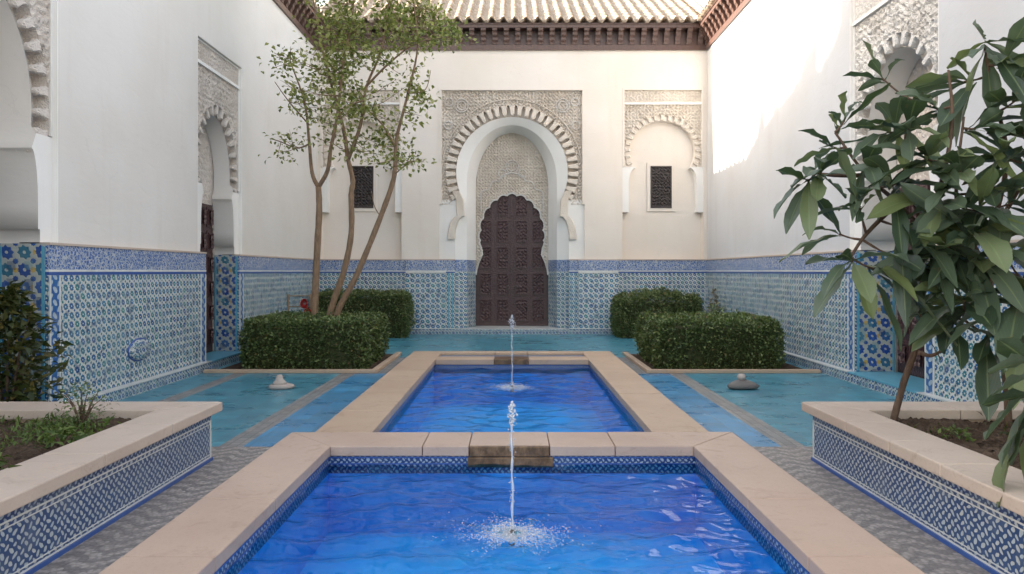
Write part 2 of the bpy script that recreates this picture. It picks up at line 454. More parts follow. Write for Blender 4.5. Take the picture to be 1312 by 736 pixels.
M['chair'] = m_wood('weathered_wood', (.20, .135, .085))

# ------------------------------------------------------------------ wall planes: (along, up, out of the wall)
def pl_back(u, z, d=0): return (u, YB - d, z)
def pl_left(u, z, d=0): return (-W + d, u, z)
def pl_right(u, z, d=0): return (W - d, u, z)
def dirs(pl):
    o = Vector(pl(0, 0, 0)); return Vector(pl(1, 0, 0)) - o, Vector(pl(0, 1, 0)) - o, Vector(pl(0, 0, 1)) - o
def full(half):
    """half profile at u>0 from the foot up to the apex at u=0 -> whole profile"""
    h = list(half)
    return [(-u, z) for u, z in h] + [(u, z) for u, z in reversed(h[:-1])]
def arc(Rr, zc, zap, t, n=18):
    out = []
    for i in range(n + 1):
        a = -t + (PI / 2 + t) * i / n
        zz = zc + (math.sin(a) * (zap - zc) if a > 0 else math.sin(a) * Rr)
        out.append((Rr * math.cos(a) if i < n else 0.0, zz))
    return out
def inside(poly, X, Y):
    c = np.zeros(X.shape, bool); n = len(poly)
    for i in range(n):
        x0, y0 = poly[i]; x1, y1 = poly[(i + 1) % n]
        if y0 == y1: continue
        k = ((y0 > Y) != (y1 > Y)) & (X < (x1 - x0) * (Y - y0) / (y1 - y0) + x0); c ^= k
    return c
def relief(u, v, s):
    k = 2 * PI / s
    f = np.sin(k * u + 1.6 * np.sin(k * .8 * v)) + np.sin(k * v + 1.6 * np.sin(k * .8 * u))
    g = np.sin(k * .5 * (u + v)) * np.sin(k * .5 * (u - v))
    wv = np.sin(k * .31 * u + 2.1 * np.sin(k * .13 * v)) + np.sin(k * .27 * v + 1.7 * np.sin(k * .17 * u))
    h = 1 / (1 + np.exp(-4.5 * (f * (.7 + .3 * np.sign(wv)) + .6 * g + .7 * np.sin(4 * wv))))
    return h
def deep(po): return list(po) + [(po[-1][0], po[-1][1] - 2), (po[0][0], po[0][1] - 2)]
def carved(name, pl, uc, u0, u1, z0, z1, d, mat, parent, hole=None, s=.1, res=.017, depth=.028, smooth=False):
    nu, nz = max(2, int((u1 - u0) / res)), max(2, int((z1 - z0) / res))
    U, Z = np.meshgrid(np.linspace(u0, u1, nu), np.linspace(z0, z1, nz))
    H = relief(U - uc, Z - z0, s) + .15 * rng.standard_normal(U.shape)
    D = d + (H - 1) * depth
    D[0, :] = D[-1, :] = d; D[:, 0] = D[:, -1] = d
    P = np.array([pl(0, 0, 0)]) ; eu, ez, ed = dirs(pl); o = np.array(pl(0, 0, 0))
    V = o + U[..., None] * np.array(eu) + Z[..., None] * np.array(ez) + D[..., None] * np.array(ed)
    idx = np.arange(nu * nz).reshape(nz, nu)
    F = np.stack([idx[:-1, :-1], idx[:-1, 1:], idx[1:, 1:], idx[1:, :-1]], -1)
    if hole is not None:
        cu = (U[:-1, :-1] + U[1:, 1:]) / 2 - uc; cz = (Z[:-1, :-1] + Z[1:, 1:]) / 2
        F = F[~inside(hole, cu, cz)]
    F = F.reshape(-1, 4)
    me = np_mesh(name, V.reshape(-1, 3), F, smooth)
    return link(name, me, parent, mat)
def tooth_mesh(w, L, th, wo=None):
    """pendant lobe: x across, y along (0 = root, L = tip), z out of the wall"""
    wo = wo or w
    pts = [(-wo / 2, 0), (-w / 2, L * .3), (-w / 2, L * .66)]
    for i in range(1, 8):
        a = PI - PI * i / 8; pts.append((w / 2 * math.cos(a), L * .66 + L * .34 * math.sin(a)))
    pts += [(w / 2, L * .66), (w / 2, L * .3), (wo / 2, 0)]
    n = len(pts); ins = [(x * .72, min(y, L * .88) if y > 0 else y) for x, y in pts]
    m = MB()
    m.add([(x, y, 0) for x, y in pts] + [(x, y, th * .7) for x, y in pts] + [(x, y, th) for x, y in ins],
          [(i, i + 1, n + i + 1, n + i) for i in range(n - 1)] + [(n + i, n + i + 1, 2 * n + i + 1, 2 * n + i) for i in range(n - 1)] + [tuple(range(2 * n, 3 * n))])
    return m.mesh('arch_lobe')
def teeth(pl, uc, prof, n, me, d, mat, parent, skip=0.0, first=0.0):
    """n lobes evenly along the outer profile, hanging towards the opening"""
    P = [Vector((u, z)) for u, z in prof]; seg = [(P[i + 1] - P[i]).length for i in range(len(P) - 1)]; tot = sum(seg)
    eu, ez, ed = dirs(pl)
    if not me.materials: me.materials.append(mat)
    for k in range(n):
        t = tot * (k + .5) / n; i = 0
        while t > seg[i] and i < len(seg) - 1: t -= seg[i]; i += 1
        p = P[i].lerp(P[i + 1], t / seg[i]); tg = (P[i + 1] - P[i]).normalized()
        inn = Vector((tg.y, -tg.x))           # profile runs left foot -> apex -> right foot: inside lies to the right
        X = eu * tg.x + ez * tg.y; Y = eu * inn.x + ez * inn.y
        o = link('arch_lobe', me, parent)
        q = Vector(pl(uc + p.x, p.y, d)); sc = 1 + .06 * math.sin(k * 5.1)
        o.matrix_basis = Matrix(((X.x * sc, Y.x, ed.x, q.x), (X.y * sc, Y.y, ed.y, q.y), (X.z * sc, Y.z, ed.z, q.z), (0, 0, 0, 1)))
def frame(name, pl, u0, u1, z0, z1, w, d0, d1, mat, parent, bottom=False):
    m = MB()
    m.pbox(pl, u0, u0 + w, z0, z1, d0, d1); m.pbox(pl, u1 - w, u1, z0, z1, d0, d1)
    m.pbox(pl, u0 + w, u1 - w, z1 - w, z1, d0, d1)
    if bottom: m.pbox(pl, u0 + w, u1 - w, z0, z0 + w, d0, d1)
    return m.build(name, mat, parent)
def door(pl, uc, hw, z0, z1, d, parent, rows=5, hinge=True, arched=False):
    """double door: two leaves with raised panels, an astragal, ring handles"""
    m = MB(); m.pbox(pl, uc - hw, uc + hw, z0, z1, d - .06, d)
    r = m.build('door', M['wood'], parent)
    for s in (-1, 1):
        m = MB(); pan = []; a, b = uc + s * .03, uc + s * (hw - .07); a, b = min(a, b), max(a, b)
        m.pbox(pl, a, b, z0 + .03, z1 - .01, d, d + .025)
        hh = (z1 - z0 - .1) / rows; ww = (b - a) / 2
        for i in range(rows):
            for j in range(2):
                u0, u1, v0, v1 = a + j * ww + .035, a + (j + 1) * ww - .035, z0 + .08 + i * hh + .03, z0 + .08 + (i + 1) * hh - .03
                m.pbox(pl, u0, u1, v0, v1, d + .025, d + .04)
                m.pbox(pl, u0 + .04, u1 - .04, v0 + .04, v1 - .04, d + .04, d + .055)
                pan.append((u0 + .05, u1 - .05, v0 + .05, v1 - .05))
        lf = m.build('door_leaf', M['wood'], r)
        for (u0, u1, v0, v1) in pan: carved('door_panel', pl, uc, u0, u1, v0, v1, d + .085, M['wood'], lf, None, s=.09, res=.014, depth=.03)
        m = MB(); c = [pl(uc + s * .11 + .04 * math.cos(t), z0 + 1.05 + .05 * math.sin(t), d + .08) for t in np.linspace(0, 2 * PI, 14)]
        m.tube(c, .008, 6, False); m.build('handle', M['metal'], r, True)
    m = MB(); m.pbox(pl, uc - .028, uc + .028, z0 + .03, z1 - .01, d, d + .07); m.build('astragal', M['wood'], r)
    return r

# ------------------------------------------------------------------ arched alcove in a side wall
def alcove(wall, pl, uc, hwo, hwp, zap, z_mold, z_top, depth, n_teeth, stuc, near=1):
    z_car, zb1, zb0 = 3.08, 2.91, 2.05
    hwj, neck, dR = hwo + .03, hwo - .10, .19
    t = math.acos(neck / hwo); zc = zb1 + hwo * math.sin(t)
    foot = [(hwj, .0), (hwj, DADO), (hwj, zb0), (hwo, zb0 + .001), (hwo, 2.30)] + \
           [(hwo - .10 * (1 - math.cos(a)), 2.30 + (zb1 - 2.30 - .01) * math.sin(a)) for a in np.linspace(.15, PI / 2, 8)]
    A = arc(hwo, zc, zap, t, 20); Ao = arc(hwo + dR, zc, zap + dR, math.acos(min(1, (neck + .12) / (hwo + dR))), 20)
    half = foot + A
    d1 = -.14
    prof = full(half); prof_o = full(Ao)
    # frame of the shallow recess: its sides and top, then the white face round the foot of the arch
    m = MB(); dr = -.06
    m.pbox(pl, uc - hwp - .02, uc - hwp, DADO, z_top, dr - .3, -.004); m.pbox(pl, uc + hwp, uc + hwp + .02, DADO, z_top, dr - .3, -.004)
    for s in (-1, 1):
        low = [(u, z) for u, z in foot if z >= DADO - .01] + [p for p in A if p[1] <= z_car]
        m.strip([pl(uc + s * u, z, dr) for u, z in low], [pl(uc + s * hwp, z, dr) for u, z in low])
    m.build('alcove_surround', M['white'], wall)
    m = MB()
    pp = [q for q in prof if q[1] >= DADO - .001]
    m.strip([pl(uc + u, z, dr if z <= zb1 + .2 else d1 + .01) for u, z in pp], [pl(uc + u, z, -depth) for u, z in pp])
    m.build('intrados', M['plaster'], wall, True)
    m = MB(); m.strip([pl(uc + u, z, d1 - .10) for u, z in full(A)], [pl(uc + u, z, d1 - .10) for u, z in prof_o]); m.build('arch_face', M['white'], wall)
    hole = deep(prof_o)
    ca = carved('carved_panel', pl, uc, uc - hwp + .03, uc + hwp - .03, z_car, z_mold, dr, stuc, wall, hole, s=.095, res=.0145, depth=.03)
    m = MB(); m.strip([pl(uc + u, z, dr - .005) for u, z in prof_o], [pl(uc + u, z, d1 - .105) for u, z in prof_o]); m.build('arch_edge', stuc, ca, True)
    L = dR + .0
    teeth(pl, uc, prof_o, n_teeth, tooth_mesh(.075 * hwo / .66, L * .92, .075, .115 * hwo / .66), d1 + .0, stuc, ca)
    carved('carved_frieze', pl, uc, uc - hwp + .03, uc + hwp - .03, z_mold + .05, z_top - .03, dr, stuc, wall, None, s=.075, res=.0145, depth=.02)
    m = MB(); m.pbox(pl, uc - hwp + .002, uc + hwp - .002, z_mold, z_mold + .05, dr - .05, dr + .03); m.build('moulding', M['white'], wall)
    frame('moulding', pl, uc - hwp + .002, uc + hwp - .002, z_car, z_top - .002, .03, dr - .05, dr + .012, M['white'], wall)
    m = MB()
    m.strip([pl(uc + hwj - .004, z, .0) for z in (.15, DADO)], [pl(uc + hwj - .004, z, -depth) for z in (.15, DADO)])
    m.build('tile_jamb', M['jamb'], wall); m = MB()
    m.strip([pl(uc - hwj + .004, z, .0) for z in (.15, DADO)], [pl(uc - hwj + .004, z, -depth) for z in (.15, DADO)])
    m.build('tile_jamb', M['jamb'], wall)
    for s in (-1, 1):
        for dd in (-.02, -depth + .02):
            m = MB(); u = uc + s * hwj; a, b = sorted((u - s * .005, u - s * .014)); m.pbox(pl, a, b, .16, DADO - .03, dd - .015, dd + .015)
            m.build('tile_border', M['line_t'], wall)
    # back of the alcove with carved panel above the door
    dh = hwj - .06
    m = MB(); m.pbox(pl, uc - hwj - .3, uc + hwj + .3, 0, zap + .4, -depth - .2, -depth - .02); m.build('alcove_back', M['cream'], wall)
    dz = 2.78
    dprof = full([(dh, .15), (dh, dz - dh * .75)] + arc(dh, dz - dh * .75, dz, 0, 12)[1:])
    carved('carved_panel', pl, uc, uc - hwj - .02, uc + hwj + .02, DADO, zap + .2, -depth, M['stucco2'], wall, dprof, s=.095, res=.02, depth=.02)
    door(pl, uc, dh + .02, .15, dz + .02, -depth - .018 + .0, wall, 6)
    m = MB(); m.strip([pl(uc + u, z, -depth + .01) for u, z in dprof], [pl(uc + u * .93, z - (.03 if z > 1 else 0), -depth + .03) for u, z in dprof])
    m.build('door_frame', M['wood'], wall)
    m = MB(); m.pbox(pl, uc - hwj, uc + hwj, 0.13, .148, -depth - .02, .136); m.build('threshold', M['line_t'], wall)
    m = MB(); m.pbox(pl, uc - hwj, uc + hwj, 0.0, .129, -depth - .02, .13); m.build('tile_plinth', M['plinth'], wall)
    return hwj

# ------------------------------------------------------------------ dado along a stretch of wall
def dado(wall, pl, segs, d=.03):
    for u0, u1 in segs:
        a, f, pn, bw, bb, cap = MB(), MB(), MB(), MB(), MB(), MB(); bp = MB()
        a.pbox(pl, u0, u1, .0, 1.56, -.30, d)
        f.pbox(pl, u0, u1, 1.62, DADO - .015, -.30, d + .003)
        bw.pbox(pl, u0, u1, 1.595, 1.62, -.28, d + .010)
        bb.pbox(pl, u0, u1, 1.56, 1.595, -.28, d + .006)
        cap.pbox(pl, u0, u1, DADO - .015, DADO + .012, -.28, d + .018)
        pn.pbox(pl, u0, u1, .0, .135, d, d + .10); bp.pbox(pl, u0, u1, .135, .15, d, d + .104)
        a.build('tile_dado', M['zellige'], wall); f.build('tile_frieze', M['frieze'], wall); pn.build('tile_plinth', M['plinth'], wall)
        bw.build('tile_border', M['line_w'], wall); bp.build('tile_border', M['line_w'], wall); bb.build('tile_border', M['line_b'], wall); cap.build('dado_ledge', M['coping2'], wall)
def posts(wall, pl, us, w=.16, d=.034):
    for u in us:
        m = MB(); m.pbox(pl, u - w / 2, u + w / 2, .15, 1.558, d - .01, d + .004)
        m.build('tile_border', M['border'], wall)
        for s in (-1, 1):
            l = MB(); l.pbox(pl, u + s * w / 2 - .012, u + s * w / 2 + .012, .15, 1.558, d - .01, d + .008); l.build('tile_border', M['line_w'], wall)

# ------------------------------------------------------------------ cornice with brackets
def bracket_mesh():
    m = MB(); w = .062
    pr = [(0, 0), (.05, .0), (.06, .05), (.10, .10), (.105, .16), (.16, .21), (.17, .27), (.235, .31), (.24, .36), (0, .36)]
    n = len(pr)
    m.add([(-w, y, z) for y, z in pr] + [(w, y, z) for y, z in pr], [tuple(range(n)), tuple(range(2 * n - 1, n - 1, -1))] + [(i, n + i, n + (i + 1) % n, (i + 1) % n) for i in range(n)])
    return m.mesh('cornice_bracket')
BR = bracket_mesh(); BR.materials.append(M['cedar'])
def cornice(wall, pl, u0, u1, pitch=.29, ends=(0, 0)):
    m = MB()
    m.pbox(pl, u0, u1, EAVE, EAVE + .13, -.25, .05); m.pbox(pl, u0 + ends[0] * 0, u1, EAVE + .13, EAVE + .50, -.25, .012)
    m.pbox(pl, u0, u1, EAVE + .50, EAVE + .585, -.25, .262)
    m.pbox(pl, u0, u1, EAVE + .585, EAVE + .61, -.25, .285)
    c = m.build('cornice', M['cedar'], wall)
    eu, ez, ed = dirs(pl); n = int((u1 - u0) / pitch)
    for i in range(n):
        u = u0 + (u1 - u0) * (i + .5) / n; q = Vector(pl(u, EAVE + .135, .012)); o = link('cornice_bracket', BR, c)
        o.matrix_basis = Matrix(((eu.x, ed.x, 0, q.x), (eu.y, ed.y, 0, q.y), (0, 0, 1, q.z), (0, 0, 0, 1)))
def tiles(name, pl_u, u0, u1, run, slope, z0, d0, parent, pitch=.29):
    """barrel tiles: waves across, stepped courses up the slope; pl_u(u, z, d)"""
    nu = int((u1 - u0) / pitch * 12); t = np.arange(0, run, .33)
    T = np.sort(np.concatenate([t, np.clip(t - .004, 0, None), t + .15, [run]]))
    T = np.unique(np.round(T, 4))
    U, TT = np.meshgrid(np.linspace(u0, u1, nu), T)
    ph = U / pitch * 2 * PI; w = np.sin(ph); w = np.sign(w) * np.abs(w) ** .75
    stepz = ((TT / .33) % 1.0)
    H = .05 * w + .035 * (1 - stepz) + .006 * rng.standard_normal(U.shape)
    Z = z0 + TT * slope + H; D = d0 - TT
    eu, ez, ed = (np.array(x) for x in dirs(pl_u)); o = np.array(pl_u(0, 0, 0))
    V = o + U[..., None] * eu + Z[..., None] * ez + D[..., None] * ed
    # underside lip so that the eave has thickness
    nz = len(T); idx = np.arange(nu * nz).reshape(nz, nu)
    F = np.stack([idx[:-1, :-1], idx[:-1, 1:], idx[1:, 1:], idx[1:, :-1]], -1).reshape(-1, 4)
    lip = V[0] - np.array(ez) * .03 ; lb = len(V.reshape(-1, 3)); back = lip - ed * .4 
    VV = np.concatenate([V.reshape(-1, 3), lip, back]); k = np.arange(nu - 1)
    F2 = np.stack([k, k + 1, lb + k + 1, lb + k], -1); F3 = np.stack([lb + k, lb + k + 1, lb + nu + k + 1, lb + nu + k], -1)
    me = np_mesh(name, VV, np.concatenate([F, F2, F3]), True)
    return link(name, me, parent, M['roof'])

# =================================================================== END WALL
back = thing('courtyard_wall', 'cream end wall with the tall horseshoe portal, two blind arches and a tiled roof', 'wall', (0, YB, 0))
NC, NW = 3.87, 1.04          # niche centre / half width
PZ, PW = 6.30, 1.86          # portal panel top / half width
m = MB()
for a, b, z0 in ((-W - .6, -NC - NW, DADO), (-NC + NW, -PW, DADO), (PW, NC - NW, DADO), (NC + NW, W + .6, DADO),
                 (-NC - NW, -NC + NW, 6.30), (NC - NW, NC + NW, 6.30), (-PW, PW, PZ)):
    m.pbox(pl_back, a, b, z0, EAVE + .55, -1.3, 0)
m.box(-W - .6, W + .6, YB + 1.3, YB + 1.5, 0, EAVE + .55)
m.build('plaster_face', M['cream'], back)
dado(back, pl_back, ((-W, -1.46), (1.46, W)))
m = MB(); m.pbox(pl_back, -1.46, 1.46, 0, .12, -1.0, .13); m.build('tile_plinth', M['plinth'], back)
m = MB(); m.pbox(pl_back, -1.46, 1.46, .12, .135, -1.0, .134); m.build('tile_border', M['line_w'], back)
for s in (-1, 1):
    m = MB(); m.pbox(pl_back, *sorted((s * 1.70, s * 2.70)), .15, 1.555, .02, .10); m.build('tile_pier', M['zpale'], back)
    m = MB(); m.pbox(pl_back, *sorted((s * 1.70, s * 2.70)), 1.624, DADO - .017, .02, .105); m.build('tile_frieze', M['frieze'], back)
    m = MB(); m.pbox(pl_back, *sorted((s * 1.69, s * 2.71)), 1.556, 1.623, .02, .115); m.build('tile_border', M['line_w'], back)
# blind arches
for s in (-1, 1):
    uc = s * NC; hwo = .84; zap = 5.48; t = R(30); zc = 4.70; dd = -.27
    A = arc(hwo, zc, zap, t, 20); neck = A[0][0]; Ao = arc(hwo + .13, zc, zap + .13, R(26), 20)
    z_car = A[0][1]
    ft = [(NW - .17, 3.12), (NW - .17, z_car - .38)] + [(NW - .17 - (NW - .17 - neck + .03) * (1 - math.cos(a)), z_car - .38 + .36 * math.sin(a)) for a in np.linspace(.2, PI / 2, 7)]
    m = MB(); m.pbox(pl_back, uc - NW, uc + NW, DADO, 6.3, -1.3, dd)
    m.build('niche_back', M['cream'], back)
    for q in (-1, 1):
        m = MB()
        m.strip([pl_back(uc + q * u, z, -.03) for u, z in ft + [A[0]]], [pl_back(uc + q * NW, z, -.03) for u, z in ft + [A[0]]])
        m.strip([pl_back(uc + q * u, z, -.03) for u, z in ft + [A[0]]], [pl_back(uc + q * u, z, dd) for u, z in ft + [A[0]]])
        m.quad(pl_back(uc + q * (NW - .17), 3.12, -.03), pl_back(uc + q * NW, 3.12, -.03), pl_back(uc + q * NW, 3.12, dd), pl_back(uc + q * (NW - .17), 3.12, dd))
        m.build('bracket', M['white'], back)
    p, po = full(A), full(Ao)
    m = MB(); m.strip([pl_back(uc + u, z, -.09) for u, z in p], [pl_back(uc + u, z, dd) for u, z in p])
    m.strip([pl_back(uc + u, z, -.09) for u, z in p], [pl_back(uc + u, z, -.09) for u, z in po])
    m.build('intrados', M['cream'], back, False)
    ca = carved('carved_panel', pl_back, uc, uc - NW + .05, uc + NW - .05, z_car, 5.88, -.03, M['stucco'], back, deep(po), s=.085, res=.016, depth=.035)
    m = MB(); m.strip([pl_back(uc + u, z, -.035) for u, z in po], [pl_back(uc + u, z, -.092) for u, z in po]); m.build('arch_edge', M['stucco'], ca)
    teeth(pl_back, uc, po, 21, tooth_mesh(.085, .135, .06, .12), -.088, M['stucco'], ca)
    carved('carved_frieze', pl_back, uc, uc - NW + .05, uc + NW - .05, 5.93, 6.26, -.03, M['stucco'], back, None, s=.085, res=.018, depth=.022)
    m = MB(); m.pbox(pl_back, uc - NW + .05, uc + NW - .05, 5.88, 5.93, -.06, .0); m.build('moulding', M['white'], back)
    frame('moulding', pl_back, uc - NW + .002, uc + NW - .002, z_car, 6.298, .05, -.06, .012, M['cream'], back)
    wr = frame('window', pl_back, uc - .36, uc + .36, 3.16, 4.42, .085, dd, dd + .035, M['cream'], back, True)
    frame('frame', pl_back, uc - .275, uc + .275, 3.245, 4.335, .03, dd, dd + .05, M['lattice_wood'], wr, True)
    m = MB(); m.pbox(pl_back, uc - .25, uc + .25, 3.27, 4.31, dd + .002, dd + .010); m.build('pane', M['lattice_wood'], wr)
    carved('grille', pl_back, uc, uc - .245, uc + .245, 3.275, 4.305, dd + .045, M['lattice_wood'], wr, None, s=.085, res=.013, depth=.032)
# portal
zc = 4.16; t = R(30); RI, RO = 1.44, 1.70
A = arc(RI, zc, 5.58, t, 24)                      # lower ends at (1.25, 3.44)
foot = [(1.46, .12), (1.46, DADO), (1.46, 2.42)] + [(1.46 - .24 * (1 - math.cos(a)), 2.42 + .60 * math.sin(a)) for a in np.linspace(.2, PI / 2, 7)]
half = foot + A
Bh = [(1.17, .12), (1.17, DADO), (1.17, 2.42)] + [(1.17, z) for z in np.linspace(2.55, 3.02, 7)] + \
     [(1.17, z) for z in np.linspace(3.1, 3.95, 7)] + arc(1.17, 3.95, 5.40, 0, 18)[1:]
Bh = Bh[:len(half)] if len(Bh) >= len(half) else Bh
def resample(h, n):
    P = [Vector(p) for p in h]; L = [0]
    for i in range(len(P) - 1): L.append(L[-1] + (P[i + 1] - P[i]).length)
    out = []
    for k in range(n):
        t = L[-1] * k / (n - 1); i = max(j for j in range(len(L) - 1) if L[j] <= t + 1e-9); q = P[i].lerp(P[i + 1], min(1, (t - L[i]) / max(1e-9, L[i + 1] - L[i]))); out.append((q.x, q.y))
    return out
Bhalf = [(1.17, z) for z in np.linspace(.12, 3.95, 14)] + arc(1.17, 3.95, 5.40, 0, 20)[1:]
Ch = [(.97, z) for z in np.linspace(.12, 3.85, 14)] + arc(.97, 3.85, 5.30, 0, 20)[1:]
up = [p for p in half if p[1] >= DADO - .001]; upB = [p for p in Bhalf if p[1] >= DADO - .15]; upB[0] = (1.17, DADO)
upC = [p for p in Ch if p[1] >= DADO - .15]; upC[0] = (.97, DADO)
N = 60
a_, b_, c_ = full(resample(up, N)), full(resample(upB, N)), full(resample(upC, N))
m = MB()
m.strip([pl_back(u, z, -.10) for u, z in a_], [pl_back(u, z, -.26) for u, z in b_])
m.build('intrados', M['white'], back, True)
m = MB(); m.strip([pl_back(u, z, -.26) for u, z in b_], [pl_back(u, z, -.80) for u, z in c_]); m.build('portal_jamb', M['white'], back, True)
z_car = 3.32
for s in (-1, 1):
    m = MB()
    low = [p for p in half if DADO - .01 <= p[1] <= z_car + .2]
    m.strip([pl_back(s * u, z, -.06) for u, z in low], [pl_back(s * PW, z, -.06) for u, z in low])
    m.strip([pl_back(s * u, z, -.06) for u, z in low], [pl_back(s * u, z, -.15) for u, z in low])
    m.build('portal_pier', M['white'], back)
Ao = arc(RO, zc, 5.86, R(27), 24); po = full(Ao)
m = MB(); m.strip([pl_back(u, z, -.17) for u, z in full(A)], [pl_back(u, z, -.17) for u, z in po]); m.strip([pl_back(u, z, -.10) for u, z in full(A)], [pl_back(u * 1.004, z, -.26) for u, z in full(A)]); m.build('arch_face', M['stucco'], back)
ca = carved('carved_panel', pl_back, 0, -PW + .06, PW - .06, z_car, PZ - .06, -.05, M['stucco'], back, deep(po), s=.085, res=.015, depth=.04)
m = MB(); m.strip([pl_back(u, z, -.052) for u, z in po], [pl_back(u, z, -.255) for u, z in po]); m.build('arch_edge', M['stucco'], ca)
teeth(pl_back, 0, po, 33, tooth_mesh(.118, .265, .08, .172), -.105, M['stucco'], ca)
# carved foot of the arch band, flaring outwards below the neck
ftb = [(1.46, 2.42)] + [(1.46 - .24 * (1 - math.cos(a)), 2.42 + .60 * math.sin(a)) for a in np.linspace(.2, PI / 2, 7)] + [A[0], A[1], A[2]]
for s in (-1, 1):
    m = MB()
    for i in range(len(ftb) - 1):
        (u0, z0), (u1, z1) = ftb[i], ftb[i + 1]
        w0, w1 = .20, .20
        m.add([pl_back(s * u0, z0, -.055), pl_back(s * (u0 + w0), z0, -.055), pl_back(s * (u1 + w1), z1, -.055), pl_back(s * u1, z1, -.055),
               pl_back(s * (u0 + .02), z0, .0), pl_back(s * (u0 + w0 - .02), z0, .0), pl_back(s * (u1 + w1 - .02), z1, .0), pl_back(s * (u1 + .02), z1, .0)],
              [(4, 5, 6, 7), (0, 4, 7, 3), (1, 2, 6, 5), (0, 1, 5, 4)])
    m.build('arch_foot', M['stucco'], ca)
frame('moulding', pl_back, -PW + .002, PW - .002, z_car, PZ - .002, .055, -.08, .012, M['cream'], back)
def ring(par, pl, u, z, d, r, tk=.014):
    m = MB(); m.tube([pl(u + r * math.cos(t), z + r * math.sin(t), d) for t in np.linspace(0, 2 * PI, 30)], tk, 5, False); m.build('moulding', M['stuccow'], par, True)
for s in (-1, 1):
    for r in (.17, .11): ring(ca, pl_back, s * 1.30, 5.86, -.045, r)
    ring(ca, pl_back, s * 1.62, 5.95, -.045, .10); ring(ca, pl_back, s * 1.64, 5.35, -.045, .10)
mo = MB(); mo.tube([pl_back(u * 1.0, z, -.045) for u, z in full(arc(1.80, zc, 6.02, R(-8), 30))], .014, 5, False)
mo.build('moulding', M['stucco'], ca, True)
# tympanum with keyhole doorway
td = -.80
kh = [(.97, .0), (.97, 1.50), (.945, 1.51), (.93, 1.64), (.88, 1.82), (.775, 2.05)]
bulb = arc(.875, 2.58, 3.68, R(30), 42); lob = []
for i, (u, z) in enumerate(bulb):
    k = abs(math.sin(PI * 6.5 * i / 42)); f = 1 - .075 * (1 - k ** .6) if i > 6 else 1
    lob.append((u * f, 2.58 + (z - 2.58) * f))
lob[-1] = (0.0, lob[-1][1])
khole = full(kh + lob[2:])
ty = carved('tympanum', pl_back, 0, -.99, .99, 1.50, 5.35, td, M['stucco'], back, khole, s=.08, res=.0135, depth=.034)
m = MB(); kk = [p for p in khole if p[1] >= 1.499]
m.strip([pl_back(u, z, td + .012) for u, z in kk], [pl_back(u, z, td - .12) for u, z in kk])
m.strip([pl_back(u, z, td + .012) for u, z in kk], [pl_back(u * 1.045, 2.4 + (z - 2.4) * 1.03, td + .012) for u, z in kk])
m.build('arch_edge', M['stuccow'], ty)
def curve(pts): mo = MB(); mo.tube([pl_back(u, z, td + .008) for u, z in pts], .017, 6, False); mo.build('moulding', M['stuccow'], ty, True)
def lobe(c, r, a0, a1): return [(c[0] + r * math.cos(t), c[1] + r * math.sin(t)) for t in np.linspace(a0, a1, 10)]
for s in (-1, 1):
    pts = [(.83, 3.2), (.83, 3.55)] + lobe((.68, 3.62), .16, R(-10), R(100)) + lobe((.42, 3.85), .17, R(-5), R(95)) + lobe((.14, 4.0), .20, R(0), R(70)) + [(.06, 4.22)]
    curve([(s * u, z) for u, z in pts]); ring(ty, pl_back, s * .27, 4.22, td + .008, .10)
ring(ty, pl_back, 0, 4.40, td + .008, .17, .017); ring(ty, pl_back, 0, 4.40, td + .008, .11, .014)
door(pl_back, 0, 1.0, .12, 3.75, td - .12, back, 5)
# tile reveal of the portal
for s in (-1, 1):
    m = MB()
    for (u0, d0), (u1, d1) in (((1.457, .03), (1.457, -.10)), ((1.457, -.10), (1.17, -.26)), ((1.17, -.26), (.97, -.80))):
        m.quad(pl_back(s * u0, .135, d0), pl_back(s * u1, .135, d1), pl_back(s * u1, 1.6, d1), pl_back(s * u0, 1.6, d0))
    m.build('tile_dado', M['zellige'], back)
for s in (-1, 1):
    m = MB()
    for (u0, d0), (u1, d1) in (((1.457, .03), (1.457, -.10)), ((1.457, -.10), (1.17, -.26)), ((1.17, -.26), (.97, -.80))):
        m.quad(pl_back(s * u0, 1.6, d0), pl_back(s * u1, 1.6, d1), pl_back(s * u1, DADO, d1), pl_back(s * u0, DADO, d0))
    m.build('tile_frieze', M['frieze'], back)
for s in (-1, 1):
    for u in (1.52, 1.62): m = MB(); m.pbox(pl_back, s * u - .012, s * u + .012, .15, 1.558, .03, .036); m.build('tile_border', M['line_t'], back)
cornice(back, pl_back, -W + .05, W - .05)
rf = tiles('roof', pl_back, -4.95, 4.95, 5.2, .60, EAVE + .66, .36, back)
m = MB()
for x in (-4.95, 4.95):
    m.tube([pl_back(x, EAVE + .72 + k * .3 * .60, .36 - k * .3) for k in range(18)], [.10 if k % 2 else .085 for k in range(18)], 10)
m.tube([pl_back(x, EAVE + .74 + 5.2 * .60, -4.85) for x in np.linspace(-4.95, 4.95, 30)], .11, 10)
m.build('ridge_tile', M['roof'], rf, True)
m = MB(); m.add([pl_back(-4.95, EAVE + .5, .1), pl_back(-4.95, EAVE + .5, -8.0), pl_back(-4.95, EAVE + .6 + 5.1 * .60, -4.84), pl_back(4.95, EAVE + .5, .1), pl_back(4.95, EAVE + .5, -8.0), pl_back(4.95, EAVE + .6 + 5.1 * .60, -4.84)],
               [(0, 1, 2), (3, 4, 5), (1, 2, 5, 4)]); m.build('gable', M['cream'], back)

